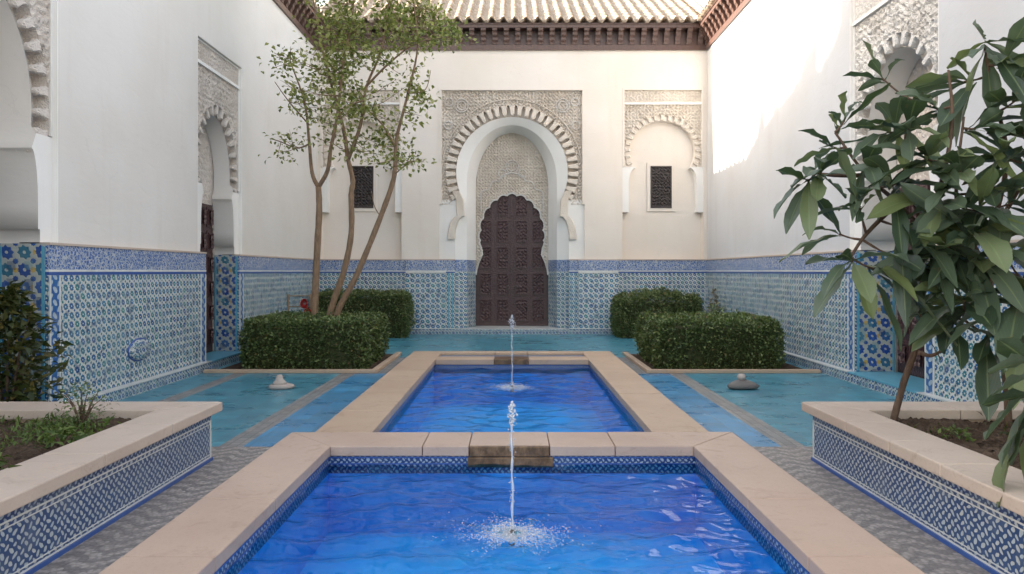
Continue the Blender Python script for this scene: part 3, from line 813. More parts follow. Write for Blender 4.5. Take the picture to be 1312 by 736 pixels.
# =================================================================== SIDE WALLS
def side_wall(pl, label, arches, y0, stuc, inner_end=YB):
    w = thing('courtyard_wall', label, 'wall', pl(9, 0, 0))
    m = MB(); u = y0; dsegs = []; bs = []
    for (uc, hwo, hwp, zap, zm, zt, dep, nt) in arches:
        m.pbox(pl, u, uc - hwp - .02, DADO, EAVE + .55, -.9, 0); m.pbox(pl, uc - hwp - .02, uc + hwp + .02, zt, EAVE + .55, -.9, 0)
        u = uc + hwp + .02
    m.pbox(pl, u, inner_end, DADO, EAVE + .55, -.9, 0)
    m.pbox(pl, y0, inner_end + .9, 0, EAVE + .55, -1.2, -.9)
    m.build('plaster_face', M['plaster_shade' if pl is pl_right else 'plaster'], w)
    u = y0
    for a in arches:
        hj = alcove(w, pl, *a, stuc)
        dsegs.append((u, a[0] - hj)); u = a[0] + hj; bs += [a[0] - hj - .10, a[0] + hj + .10]
    dsegs.append((u, inner_end - .031)); dado(w, pl, dsegs); posts(w, pl, bs)
    cornice(w, pl, 8.4, inner_end - .05)
    tiles('roof', pl, 2.0, inner_end - .3, 1.3, .33, EAVE + .66, .36, w)
    m = MB(); m.pbox(pl, y0, inner_end - .3, EAVE + .55, EAVE + .64, -1.25, -.02); m.build('roof_deck', M['cedar'], w)
    return w
left = side_wall(pl_left, 'long left side wall with two carved alcoves and a high tile dado', [
    (6.66, .84, 1.07, 4.55, 5.22, 5.65, .50, 21), (12.10, .67, .91, 4.26, 4.96, 5.36, .42, 19)], .5, M['stucco2'])
right = side_wall(pl_right, 'right side wall catching sunlight, with one white carved alcove behind the big leaves', [
    (9.32, .84, 1.07, 4.55, 5.22, 5.65, .55, 21)], .5, M['stuccow'])
# taller storey standing behind the left wall
m = MB(); m.box(-10, -6.4, .5, 11.0, 7.2, 12.2); m.box(-10.2, -6.2, .3, 11.1, 12.2, 12.4)
m.build('upper_storey', M['plaster'], left)

# =================================================================== GROUND
def sheet(name, rects, z, mat):
    m = MB()
    for x0, x1, y0, y1 in rects: m.quad((x0, y0, z), (x1, y0, z), (x1, y1, z), (x0, y1, z))
    return struct(m.build(name, mat))
FX0, FX1, FY0, FY1 = -2.03, 2.03, .95, 6.48       # front coping, outer
RX, RY1 = 1.82, 13.06                             # rear coping, outer
BX = 400
def ground_rects():
    return [(-BX, BX, -BX, FY0), (-BX, FX0, FY0, FY1), (FX1, BX, FY0, FY1), (-BX, -RX, FY1, RY1), (RX, BX, FY1, RY1), (-BX, BX, RY1, BX * 2)]
sheet('ground', ground_rects(), -.004, M['band'])
TY0 = 6.40
teal = [(-W, -2.68, TY0, YB), (2.68, W, TY0, YB), (-2.68, 2.68, RY1, YB)]
sheet('pavement', [(-4.15, -2.68, TY0, 13.6), (2.68, W, TY0, 13.6), (-2.2, 2.2, RY1, YB), (-W, -2.2, 13.6, YB), (2.2, W, 13.6, YB), (-W, -4.36, TY0, 13.6)], .0, M['teal'])
sheet('pavement', [(-2.46, -RX, TY0, 11.0), (RX, 2.46, TY0, 11.0)], .0, M['blue'])
sheet('pavement', [(-2.68, -2.46, TY0, 11.0), (2.46, 2.68, TY0, 11.0), (-2.68, -RX, 11.0, RY1), (RX, 2.68, 11.0, RY1), (-2.68, -2.2, RY1, 13.6), (2.2, 2.68, RY1, 13.6), (-4.36, -4.15, TY0, 13.6)], .0, M['band'])
sheet('path', [(-2.6, FX0, .5, TY0), (FX1, 2.6, .5, TY0), (-W, -2.6, 6.0, TY0), (2.6, W, 6.0, TY0)], .004, M['path'])

# =================================================================== POOLS
def pool(name, label, ix, iy0, iy1, ox, oy0, oy1, base_rects, z_water=-.045):
    t = thing('pool', label, 'pool', (0, (iy0 + iy1) / 2, 0))
    m = MB(); zb = -.62; b = ix + .02; e = .02
    m.quad((-b, iy0 - e, zb), (b, iy0 - e, zb), (b, iy1 + e, zb), (-b, iy1 + e, zb))
    for P in (((-b, iy0 - e), (-b, iy1 + e)), ((b, iy0 - e), (b, iy1 + e)), ((-b, iy1 + e), (b, iy1 + e)), ((-b, iy0 - e), (b, iy0 - e))):
        (xa, ya), (xb, yb) = P; m.quad((xa, ya, zb), (xb, yb, zb), (xb, yb, -.11), (xa, ya, -.11))
    m.build('basin', M['basin'], t)
    for x0, x1, y0, y1 in base_rects: m = MB(); m.box(x0, x1, y0, y1, -.10, .033); m.build('pool_wall', M['coping3'], t)
    m = MB(); k = .004
    m.box(-b, -b + k, iy0 - e, iy1 + e, -.115, .03); m.box(b - k, b, iy0 - e, iy1 + e, -.115, .03)
    m.box(-b + k, b - k, iy1 + e - k, iy1 + e, -.115, .03)
    m.build('tile_band', M['poolband'], t)
    m = MB()
    m.box(-b + k, -b + k * 2.5, iy0, iy1, .016, .026); m.box(b - k * 2.5, b - k, iy0, iy1, .016, .026); m.box(-b + k * 2.5, b - k * 2.5, iy1 + e - k * 2.5, iy1 + e - k, .016, .026)
    m.box(-b + k, -b + k * 2.5, iy0, iy1, -.038, -.028); m.box(b - k * 2.5, b - k, iy0, iy1, -.038, -.028); m.box(-b + k * 2.5, b - k * 2.5, iy1 + e - k * 2.5, iy1 + e - k, -.038, -.028)
    m.build('tile_border', M['line_b'], t)
    return t
IX, IY = 1.54, 5.95
C0, C1 = .034, .12
fp = pool('pool', 'front blue pool nearest the viewer with pinkish stone coping', IX, 1.2, IY, FX1, FY0, FY1,
          [(FX0, -IX - .02, FY0, FY1), (IX + .02, FX1, FY0, FY1), (-IX - .02, IX + .02, IY + .02, FY1), (-IX - .02, IX + .02, FY0, 1.18)])
g = .003
ys = [.95, 1.85, 2.75, 3.65, 4.58]
for s in (-1, 1):
    for i in range(len(ys)):
        y0, y1 = ys[i] + g, (ys[i + 1] if i + 1 < len(ys) else None)
        if y1: poly = [(s * IX, y0), (s * FX1, y0), (s * FX1, y1 - g), (s * IX, y1 - g)]
        else: poly = [(s * IX, y0), (s * FX1, y0), (s * FX1, FY1), (s * IX, IY)]
        prism('coping_stone', poly, C0, C1 + random.uniform(-.002, .002), M['coping'], fp)
xs = [-IX, -.76, -.365, .32, .875, IX]
for i in range(5):
    a, b = xs[i], xs[i + 1]
    if i == 2:
        o = prism('spillway_stone', [(a + g, IY - .004), (b - g, IY - .004), (b - g, 5.985), (a + g, 5.985)], C0 - .004, C1 - .004, M['stain'], fp); o['label'] = 'brown wet stained spillway stone'
        prism('coping_stone', [(a + g, 5.988), (b - g, 5.988), (b - g, FY1), (a + g, FY1)], C0, C1, M['coping'], fp)
        o = prism('spillway_stone', [(a - .01, IY - .012), (b + .03, IY - .012), (b + .03, IY + .02), (a - .01, IY + .02)], -.06, C0 - .008, M['stain'], fp); o['label'] = 'dark wet stone under the spillway'
    else:
        poly = [(a + g, IY), (b - g, IY), (b - g, FY1), (a + g, FY1)]
        if i == 0: poly = [(-IX + g, IY), (b - g, IY), (b - g, FY1), (-FX1 + g * 2, FY1)]
        if i == 4: poly = [(a + g, IY), (IX - g, IY), (FX1 - g * 2, FY1), (a + g, FY1)]
        prism('coping_stone', poly, C0, C1 + random.uniform(-.002, .002), M['coping'], fp)
xs = np.linspace(-FX1, FX1, 5)
for i in range(4): prism('coping_stone', [(xs[i] + g, .5), (xs[i + 1] - g, .5), (xs[i + 1] - g, .945), (xs[i] + g, .945)], C0, C1, M['coping'], fp)
RIX = 1.29
rp = pool('pool', 'rear blue pool between the clipped hedges with ochre stone coping', RIX, 6.5, 11.79, RX, FY1, RY1,
          [(-RX, -RIX - .02, FY1 + .004, RY1), (RIX + .02, RX, FY1 + .004, RY1), (-RIX - .02, RIX + .02, 11.81, RY1)])
ys = [FY1 + .004, 7.5, 8.5, 9.55, 10.6, 11.65]
for s in (-1, 1):
    for i in range(6):
        y1 = ys[i + 1] if i < 5 else RY1
        if i < 5: poly = [(s * RIX, ys[i] + g), (s * RX, ys[i] + g), (s * RX, y1 - g), (s * RIX, y1 - g)]
        else: poly = [(s * RIX, ys[i] + g), (s * RX, ys[i] + g), (s * RX, y1), (s * RIX, y1)]
        prism('coping_stone', poly, C0, C1 + random.uniform(-.002, .002), M['coping3'], rp)
xs = [-RIX, -.30, .28, RIX]
for i in range(3):
    prism('spillway_stone' if i == 1 else 'coping_stone', [(xs[i] + g, 11.79), (xs[i + 1] - g, 11.79), (xs[i + 1] - g, 12.22), (xs[i] + g, 12.22)], C0, C1, M['stain'] if i == 1 else M['coping3'], rp)
    prism('coping_stone', [(xs[i] + g, 12.72), (xs[i + 1] - g, 12.72), (xs[i + 1] - g, RY1), (xs[i] + g, RY1)], C0, C1, M['coping3'], rp)
prism('channel', [(-RIX + g, 12.226), (RIX - g, 12.226), (RIX - g, 12.716), (-RIX + g, 12.716)], C0, .085, M['poolband'], rp, 0)

def water(name, x, y0, y1, z, jet, res, seed):
    r = np.random.default_rng(seed); nx, ny = int(2 * x / res), int((y1 - y0) / res)
    X, Y = np.meshgrid(np.linspace(-x, x, nx), np.linspace(y0, y1, ny)); H = np.zeros_like(X)
    wx = X + .09 * np.sin(2.6 * Y + 1) + .05 * np.sin(5.1 * Y + 2.2 * X); wy = Y + .08 * np.sin(3.1 * X) + .05 * np.sin(5.7 * X + 3)
    for i in range(16):
        lam = r.uniform(.10, .48); a = r.normal(PI / 2, .55); k = 2 * PI / lam
        H += .0030 * lam / .3 * np.sin(k * (wx * math.cos(a) + wy * math.sin(a)) + r.uniform(0, 6))
    D = np.hypot(X - jet[0], Y - jet[1])
    H += .006 * np.exp(-D * 1.6) * np.sin(D * 34) + .010 * np.exp(-(D / .28) ** 2) * r.standard_normal(X.shape)
    V = np.stack([X, Y, z + H], -1).reshape(-1, 3); idx = np.arange(nx * ny).reshape(ny, nx)
    F = np.stack([idx[:-1, :-1], idx[:-1, 1:], idx[1:, 1:], idx[1:, :-1]], -1).reshape(-1, 4)
    return struct(link(name, np_mesh(name, V, F, True), None, M['water']))
J1, J2 = (0.0, 4.39), (0.0, 9.94)
water('water', IX + .014, 1.19, IY + .014, -.045, J1, .022, 3)
water('water', RIX + .014, 6.5, 11.80, -.045, J2, .028, 5)

# =================================================================== FOUNTAIN JETS
def ico_pts():
    bm = bmesh.new(); bmesh.ops.create_icosphere(bm, subdivisions=1, radius=1)
    v = np.array([x.co[:] for x in bm.verts]); f = np.array([[q.index for q in p.verts] for p in bm.faces]); bm.free(); return v, f
IV, IF = ico_pts()
def blobs(name, C, Rd, mat, parent, flat=None):
    """many droplets as one mesh of spray"""
    C = np.array(C); Rd = np.array(Rd); n = len(C); sc = Rd[:, None, None] * IV[None]
    if flat is not None: sc = sc * np.array(flat)
    V = (C[:, None, :] + sc).reshape(-1, 3); F = (IF[None] + (np.arange(n) * len(IV))[:, None, None]).reshape(-1, 3)
    return link(name, np_mesh(name, V, F, True), parent, mat)
def jet(label, x, y, h, head, seed):
    r = np.random.default_rng(seed); t = thing('water_jet', label, 'fountain', (x, y, -.045)); zw = -.045
    m = MB(); z = np.linspace(0, h * .86, 40)
    m.tube([(x + .0025 * math.sin(k * 29) + .003 * math.sin(k * 7.3), y, zw + k) for k in z], [.0080 + .0022 * math.sin(k * 47) + .001 * math.sin(k * 113) - .0015 * k for k in z], 8)
    m.build('water_column', M['spray'], t, True)
    n = 130; q = r.uniform(0, 1, n); C = np.stack([x + r.normal(0, 1, n) * head * np.sin(PI * np.clip(q, .08, .95)) * .55, y + r.normal(0, 1, n) * head * np.sin(PI * np.clip(q, .08, .95)) * .55, zw + h * (.80 + .20 * q)], -1)
    struct(blobs('spray_head', C, r.uniform(.003, .010, n), M['spray'], t), 'stuff')
    n = 70; C = np.stack([x + r.normal(0, .012, n), y + r.normal(0, .012, n), zw + r.uniform(0, h * .9, n)], -1)
    struct(blobs('falling_spray', C, r.uniform(.002, .005, n), M['spray'], t), 'stuff')
    n = 5000; a = r.uniform(0, 2 * PI, n); d = np.abs(r.normal(0, .115, n)) + .01
    d *= 1 + .5 * np.sin(a * 5 + seed) * np.sin(a * 3); C = np.stack([x + d * np.cos(a) * 1.35, y + d * np.sin(a) * 1.15, zw + .004 + .012 * r.uniform(0, 1, n) ** 2], -1)
    struct(blobs('splash', C, r.uniform(.0010, .0040, n), M['foam'], t, (1.5, 1.2, .5)), 'stuff')
    V = [(x, y, zw + .016)]; F = []
    for i in range(1, 15):
        for k in range(48): aa = 2 * PI * k / 48; V.append((x + .036 * i * math.cos(aa) * 1.2, y + .036 * i * math.sin(aa), zw + .009 + .006 * r.uniform()))
    F = [(0, 1 + k, 1 + (k + 1) % 48) for k in range(48)] + [(1 + (i - 1) * 48 + k, 1 + i * 48 + k, 1 + i * 48 + (k + 1) % 48, 1 + (i - 1) * 48 + (k + 1) % 48) for i in range(1, 14) for k in range(48)]
    m = MB(); m.add(V, F); m.build('foam', m_foam('foam_sheet', x, y), t, True)
    n = 160; a = r.uniform(0, 2 * PI, n); d = np.abs(r.normal(0, .12, n)); C = np.stack([x + d * np.cos(a), y + d * np.sin(a), zw + r.uniform(.01, .10, n) * np.exp(-d * 5)], -1)
    struct(blobs('splash_spray', C, r.uniform(.002, .006, n), M['spray'], t), 'stuff')
    m = MB(); m.tube([(x, y, zw - .06), (x, y, zw + .015), (x, y, zw + .02), (x, y, zw + .035)], [.022, .022, .014, .012], 12); m.build('nozzle', M['metal'], t, True)
jet('nearer white water jet rising from the front pool', *J1, .83, .030, 1)
jet('farther white water jet rising from the rear pool before the door', *J2, 1.03, .042, 2)

# =================================================================== PLANTERS
def planter(s, label):
    t = thing('planter', label, 'planter', (s * 3.7, 3.5, 0))
    def bx(m, x0, x1, y0, y1, z0, z1): m.box(min(s * x0, s * x1), max(s * x0, s * x1), y0, y1, z0, z1)
    m = MB(); bx(m, 2.56, 2.84, .6, 5.92, 0, .408); bx(m, 2.84, W - .15, 5.66, 5.92, 0, .408); m.build('planter_wall', M['coping3'], t)
    m = MB(); bx(m, 2.545, 2.56, .6, 5.935, .04, .335); bx(m, 2.545, W - .15, 5.92, 5.935, .04, .335); m.build('tile_panel', M['lattice'], t)
    m = MB(); bx(m, 2.543, 2.56, .6, 5.937, .345, .408); m.build('tile_frieze', M['poolband'], t)
    m = MB(); bx(m, 2.541, 2.56, .6, 5.938, .335, .345); bx(m, 2.541, 2.56, .6, 5.938, .03, .04); bx(m, 2.5415, 2.56, 5.915, 5.939, .04, .335)
    bx(m, 2.541, 2.56, .6, 5.938, .308, .314); bx(m, 2.541, 2.56, .6, 5.938, .055, .061); m.build('tile_border', M['line_w'], t)
    m = MB(); bx(m, 2.530, 2.56, .6, 5.945, .004, .03); m.build('tile_border', M['line_b'], t)
    ys = [.6, 1.5, 2.4, 3.3, 4.27, 5.12] if s < 0 else [.6, 1.35, 2.3, 3.15, 4.05, 4.6, 5.2]
    for i in range(len(ys)):
        y0 = ys[i] + g
        if i + 1 < len(ys): poly = [(s * 2.47, y0), (s * 2.86, y0), (s * 2.86, ys[i + 1] - g), (s * 2.47, ys[i + 1] - g)]
        else: poly = [(s * 2.47, y0), (s * 2.86, y0), (s * 2.86, 5.63), (s * 2.47, 6.0)]
        prism('coping_stone', poly, .41, .49 + random.uniform(-.003, .003), M['coping2'], t, .01)
    xs = [2.86, 3.6, 4.3, W - .14]
    for i in range(3):
        a, b = xs[i] + g, xs[i + 1] - g
        poly = [(s * a, 5.63), (s * b, 5.63), (s * b, 6.0), (s * (a if i else 2.47 + .01), 6.0)]
        prism('coping_stone', poly, .41, .49, M['coping2'], t, .01)
    # soil: lumpy sheet
    nx, ny = 70, 140; X, Y = np.meshgrid(np.linspace(2.845, W - .15, nx), np.linspace(.6, 5.655, ny)); H = .405 + .02 * np.sin(X * 5 + Y * 3) * np.sin(Y * 4.3 - X) + .012 * rng.standard_normal(X.shape)
    V = np.stack([s * X, Y, H], -1).reshape(-1, 3); idx = np.arange(nx * ny).reshape(ny, nx)
    struct(link('soil', np_mesh('soil', V, np.stack([idx[:-1, :-1], idx[:-1, 1:], idx[1:, 1:], idx[1:, :-1]], -1).reshape(-1, 4), True), None, M['soil']))
    return t
planter(-1, 'left raised planter with patterned blue tile front and weedy soil')
planter(1, 'right raised planter with patterned blue tile front under the large leaved shrub')

# =================================================================== LEAVES
def leaves(name, C, Dn, L, Wd, mat, parent, fold=.25, curl=.15, seg=2):
    """C positions of the stalk, Dn (n,3) growth directions, L lengths: folded blades as one mesh"""
    n = len(C); r = rng; Dn = Dn / np.linalg.norm(Dn, axis=1, keepdims=True)
    up = r.standard_normal((n, 3)) * .6 + np.array([0, 0, 1.0]); Sd = np.cross(Dn, up); Sd /= np.linalg.norm(Sd, axis=1, keepdims=True) + 1e-9
    Nn = np.cross(Sd, Dn); L = L[:, None]; Wd = Wd[:, None]
    b = C; mid = C + Dn * L * .5 - Nn * L * 0; tip = C + Dn * L - Nn * L * curl
    l = mid + Sd * Wd * .5 + Nn * Wd * fold; q = mid - Sd * Wd * .5 + Nn * Wd * fold
    V = np.stack([b, l, tip, q, mid], 1).reshape(-1, 3)
    o = np.arange(n)[:, None] * 5
    F = np.concatenate([o + np.array([[0, 4, 1]]), o + np.array([[1, 4, 2]]), o + np.array([[0, 3, 4]]), o + np.array([[4, 3, 2]])])
    return link(name, np_mesh(name, V, F, False), parent, mat)
def hedge(label, x0, x1, y0, y1, h, n, mat, seed, mound=0.0, leaf=.052, bulge=.05):
    r = np.random.default_rng(seed); cx, cy = (x0 + x1) / 2, (y0 + y1) / 2; hx, hy = (x1 - x0) / 2, (y1 - y0) / 2
    t = thing('hedge', label, 'hedge', (cx, cy, 0))
    ar = np.array([4 * hx * hy, 2 * hx * h, 2 * hx * h, 2 * hy * h, 2 * hy * h]); pick = r.choice(5, n, p=ar / ar.sum())
    a, b = r.uniform(-1, 1, n), r.uniform(0, 1, n)
    P = np.zeros((n, 3)); Nn = np.zeros((n, 3))
    top = pick == 0
    P[top] = np.stack([a[top] * hx, (b[top] * 2 - 1) * hy, np.full(top.sum(), h)], -1); Nn[top] = (0, 0, 1)
    for k, (ax, sg) in enumerate(((1, -1), (1, 1), (0, -1), (0, 1))):
        q = pick == k + 1; m_ = q.sum()
        if ax == 1: P[q] = np.stack([a[q] * hx, np.full(m_, sg * hy), b[q] * h], -1); Nn[q] = (0, sg, 0)
        else: P[q] = np.stack([np.full(m_, sg * hx), a[q] * hy, b[q] * h], -1); Nn[q] = (sg, 0, 0)
    # rounded edges, lumps, depth
    ex, ey, ez = P[:, 0] / hx, P[:, 1] / hy, P[:, 2] / h
    rnd = np.clip(np.abs(ex) - .8, 0, 1) * np.clip(ez - .75, 0, 1) * 2.2 + np.clip(np.abs(ey) - .8, 0, 1) * np.clip(ez - .75, 0, 1) * 2.2 + np.clip(np.abs(ex) - .8, 0, 1) * np.clip(np.abs(ey) - .8, 0, 1) * 3
    P[:, :2] *= (1 - .30 * rnd)[:, None]; P[:, 2] -= .30 * rnd * h * .6
    P[:, :2] *= (1 - .06 * np.clip(.25 - ez, 0, 1) * 4)[:, None]
    lump = np.sin(P[:, 0] * 7 + seed) * np.sin(P[:, 1] * 6.3 + P[:, 2] * 5) + .6 * np.sin(P[:, 0] * 17 + P[:, 2] * 13 + seed * 2) * np.sin(P[:, 1] * 15)
    if mound: P[:, 2] += mound * np.exp(-((P[:, 0] - hx * .0) / (hx * .6)) ** 2) * np.clip(ez, 0, 1)
    off = bulge * .5 * lump - np.abs(r.normal(0, .05, n)) + np.where(r.uniform(0, 1, n) > .975, r.uniform(0, .09, n), 0) - .05 * np.clip(np.sin(P[:, 0] * 3.1 + seed * 3) * np.sin(P[:, 2] * 5.2 + P[:, 1] * 2.7) - .55, 0, 1) * 4
    P += Nn * off[:, None]; P[:, 2] = np.maximum(P[:, 2], .02)
    D = Nn * .8 + r.standard_normal((n, 3)) * .75; D[:, 2] += .25
    leaves('foliage', P + np.array([cx, cy, 0]), D, leaf * r.uniform(.6, 1.4, n), leaf * .62 * r.uniform(.7, 1.3, n), mat, t)
    m = MB(); e = .13; m.box(cx - hx + e, cx + hx - e, cy - hy + e, cy + hy - e, 0, h - e)
    o = m.build('branches', M['olive'], t)
    if mound: pass
    return t
hedge('clipped box hedge at left around the foot of the slender tree', -4.42, -2.34, 11.3, 13.35, .81, 20000, M['hedge'], 1)
hedge('clipped box hedge at right beside the dark stone spout', 2.34, 4.42, 11.3, 13.35, .80, 20000, M['hedge'], 2)
hedge('low hedge against the end wall left of the portal', -4.78, -2.52, 16.75, 17.80, 1.08, 11000, M['hedge2'], 3, .0, .06, .1)
hedge('rounded hedge against the end wall right of the portal', 2.50, 4.60, 16.75, 17.80, .96, 11000, M['hedge2'], 4, .14, .06, .16)
for s in (-1, 1):
    x0, x1 = sorted((s * 2.20, s * 4.75))
    sheet('soil', [(x0, x1, 11.1, 13.5)], .010, M['soil'])
    k = thing('bed_kerb', 'low stone kerb round the %s hedge bed' % ('left clipped' if s < 0 else 'right clipped'), 'kerb', (s * 3.4, 12.3, 0))
    for a, b, c, d in ((2.12, 4.85, 11.02, 11.12), (2.12, 2.22, 11.123, 13.5)):
        xx0, xx1 = sorted((s * a, s * b)); prism('kerb_stone', [(xx0, c), (xx1, c), (xx1, d), (xx0, d)], 0, .055, M['coping3'], k, .008)

# ------------------------------------------------------------------ slender three-stemmed tree
def smooth(pts, n):
    P = [Vector(p) for p in pts]; out = []
    for i in range(len(P) - 1):
        p0, p1, p2, p3 = P[max(i - 1, 0)], P[i], P[i + 1], P[min(i + 2, len(P) - 1)]
        for k in range(n):
            t = k / n; out.append(.5 * ((2 * p1) + (-p0 + p2) * t + (2 * p0 - 5 * p1 + 4 * p2 - p3) * t * t + (-p0 + 3 * p1 - 3 * p2 + p3) * t ** 3))
    out.append(P[-1]); return out
TY = 12.3
tree = thing('tree', 'slender three stemmed tree with loose airy olive green crown', 'tree', at(415, 478, TY))
stems = [
    ([(402, 484, 0), (403, 400, 0), (406, 330, .02), (409, 270, .05), (408, 240, .05)], .075, .058),
    ([(412, 484, .1), (421, 408, .1), (440, 350, .12), (450, 300, .1), (450, 250, .05), (452, 232, .05), (446, 205, .1)], .07, .045),
    ([(418, 484, -.05), (431, 405, -.05), (456, 355, -.1), (485, 285, -.15), (503, 235, -.15), (506, 215, -.15)], .066, .045)]
branches = [
    ([(408, 240, .05), (400, 222, .1), (396, 180, .2), (390, 130, .3), (372, 80, .4)], .042, .010),
    ([(408, 240, .05), (420, 218, -.1), (424, 190, -.2), (432, 150, -.3), (440, 80, -.3), (452, 20, -.3), (455, -50, -.3)], .042, .010),
    ([(396, 185, .2), (380, 190, .35), (360, 182, .5), (346, 178, .6)], .016, .006),
    ([(446, 205, .1), (440, 165, .2), (425, 110, .4), (410, 50, .5), (400, -10, .5)], .040, .010),
    ([(446, 205, .1), (462, 160, -.1), (470, 110, -.2), (490, 60, -.2), (500, -20, -.2)], .036, .010),
    ([(470, 110, -.2), (500, 80, -.4), (535, 55, -.5), (575, 48, -.6)], .022, .006),
    ([(506, 215, -.15), (508, 180, -.2), (515, 150, -.3), (525, 110, -.3), (535, 60, -.3), (530, 0, -.2)], .036, .010),
    ([(508, 190, -.2), (490, 160, .0), (470, 140, .2), (452, 120, .3)], .020, .007),
    ([(504, 225, -.15), (520, 212, -.3), (538, 204, -.4)], .014, .005),
    ([(488, 278, -.15), (480, 265, -.2), (476, 245, -.25)], .012, .005),
    ([(396, 160, .2), (370, 130, .4), (352, 105, .5)], .016, .006),
    ([(432, 150, -.3), (450, 135, -.4), (480, 125, -.5)], .016, .006),
    ([(525, 120, -.3), (545, 115, -.3), (552, 90, -.3)], .012, .005)]
skel = []
def px_curve(c): return smooth([at(a, b, TY + d) for a, b, d in c], 5)
for c, r0, r1 in stems:
    P = px_curve(c); m = MB(); n = len(P); m.tube(P, [.88 * (r0 + (r1 - r0) * i / (n - 1)) + .003 * math.sin(i * 2.3) for i in range(n)], 10); m.build('trunk', M['bark'], tree, True)
br = MB()
for c, r0, r1 in branches:
    P = px_curve(c); n = len(P); br.tube(P, [r0 + (r1 - r0) * i / (n - 1) for i in range(n)], 7); skel += P[2:]
clumps = [(375, 85, 28, 50, 20), (370, 184, 28, 11, 7), (360, 118, 16, 16, 6), (425, 55, 42, 50, 40), (480, 35, 58, 42, 60), (540, 30, 42, 30, 34), (430, 125, 38, 33, 26), (480, 115, 48, 30, 20),
          (532, 112, 20, 36, 13), (465, 172, 38, 24, 22), (520, 205, 21, 15, 8), (497, 165, 26, 22, 9), (460, -35, 110, 45, 50), (562, 48, 26, 15, 9), (395, 140, 22, 20, 9), (478, 200, 26, 18, 7), (410, 190, 16, 14, 3)]
LC, LD, tw = [], [], br
r = np.random.default_rng(11)
SK = np.array([p[:] for p in skel])
for cx, cy, rx, ry, n in clumps:
    for _ in range(int(n * (.62 if cy > 75 else .78))):
        rad = math.sqrt(r.uniform()); a = r.uniform(0, 2 * PI)
        p = np.array(at(cx + rx * rad * math.cos(a), cy + ry * rad * math.sin(a), TY + r.normal(0, .55))[:])
        j = np.argmin(((SK - p) ** 2).sum(1) + .0); q = SK[j]; dv = p - q; L = np.linalg.norm(dv)
        mid = q + dv * .5 + np.array([0, 0, -.06 * L]); tw.tube([q, mid, p, p + dv / max(L, .1) * .12], [.008, .006, .004, .002], 4, False)
        k = int(r.integers(16, 34)); sp = r.uniform(.07, .16)
        ts = r.uniform(.25, 1.15, k)[:, None]; base = q + dv * ts + r.normal(0, 1, (k, 3)) * np.array([sp, sp, sp * .8]); keep = (np.linalg.norm(base - p, axis=1) < .62)
        base = base[keep]; LC.append(base); LD.append((base - q) / max(L, .2) * .4 + r.standard_normal((len(base), 3)) * .6 + np.array([0, 0, .1]))
LC, LD = np.concatenate(LC), np.concatenate(LD); n = len(LC)
br.build('branches', M['bark'], tree, True)
leaves('crown', LC, LD, r.uniform(.06, .115, n), r.uniform(.042, .072, n), M['tree'], tree, .2, .15)

# ------------------------------------------------------------------ big leaved shrub in the right planter
def big_leaf(V, F, base, dr, L, Wd, droop, roll):
    d = Vector(dr).normalized(); side = d.cross(Vector((0, 0, 1)))
    if side.length < .05: side = Vector((1, 0, 0))
    side.normalize(); side = Matrix.Rotation(roll, 3, d) @ side; nrm = side.cross(d).normalized()
    n = 9; b = len(V); p = Vector(base)
    for i in range(n):
        t = i / (n - 1)
        w = Wd * .5 * (math.sin(PI * min(1, t ** 1.7 * .97 + .015)) ** .8) if 0 < i < n - 1 else .004
        if i == 1: w = Wd * .09
        q = Vector(base) + d * L * t - Vector((0, 0, 1)) * droop * L * t * t
        wav = .012 * math.sin(i * 1.9 + L * 40)
        for k, s in enumerate((-1, -.5, 0, .5, 1)):
            V.append(tuple(q + side * (w * s) + nrm * (abs(s) * w * .32 + wav * abs(s)) - nrm * (.004 if s == 0 else 0)))
    for i in range(n - 1):
        for k in range(4): F.append((b + i * 5 + k, b + i * 5 + k + 1, b + (i + 1) * 5 + k + 1, b + (i + 1) * 5 + k))
def leaf_mesh(V, F):
    me = bpy.data.meshes.new('leaf_rosette'); me.from_pydata(V, [], F); finish(me, True)
    li = np.zeros(len(me.loops), int); me.loops.foreach_get('vertex_index', li); q = li % 45
    me.uv_layers[0].data.foreach_set('uv', np.stack([(q % 5) / 4, (q // 5) / 8], -1).astype(np.float32).ravel()); return me
def rosette(c, axis, n, L, Wd, parent, r, spread=.9):
    V, F = [], []; ax = Vector(axis).normalized(); a0 = r.uniform(0, 6)
    s1 = ax.cross(Vector((.3, .1, 1))).normalized(); s2 = ax.cross(s1)
    for i in range(n):
        a = a0 + i * 2.4; sp = spread * (.35 + .75 * i / n) ; dr = ax * (1 - .55 * i / n) + (s1 * math.cos(a) + s2 * math.sin(a)) * sp + Vector(r.normal(0, .12, 3))
        big_leaf(V, F, Vector(c) - ax * .012 * i, dr, L * r.choice([.45, .75, .95, 1.1, 1.25]) * r.uniform(.9, 1.1), Wd * r.uniform(.7, 1.25), r.uniform(0, .6), r.normal(0, .45))
    me = leaf_mesh(V, F)
    return link('leaf_rosette', me, parent, M['bigleaf'])
r = np.random.default_rng(21)
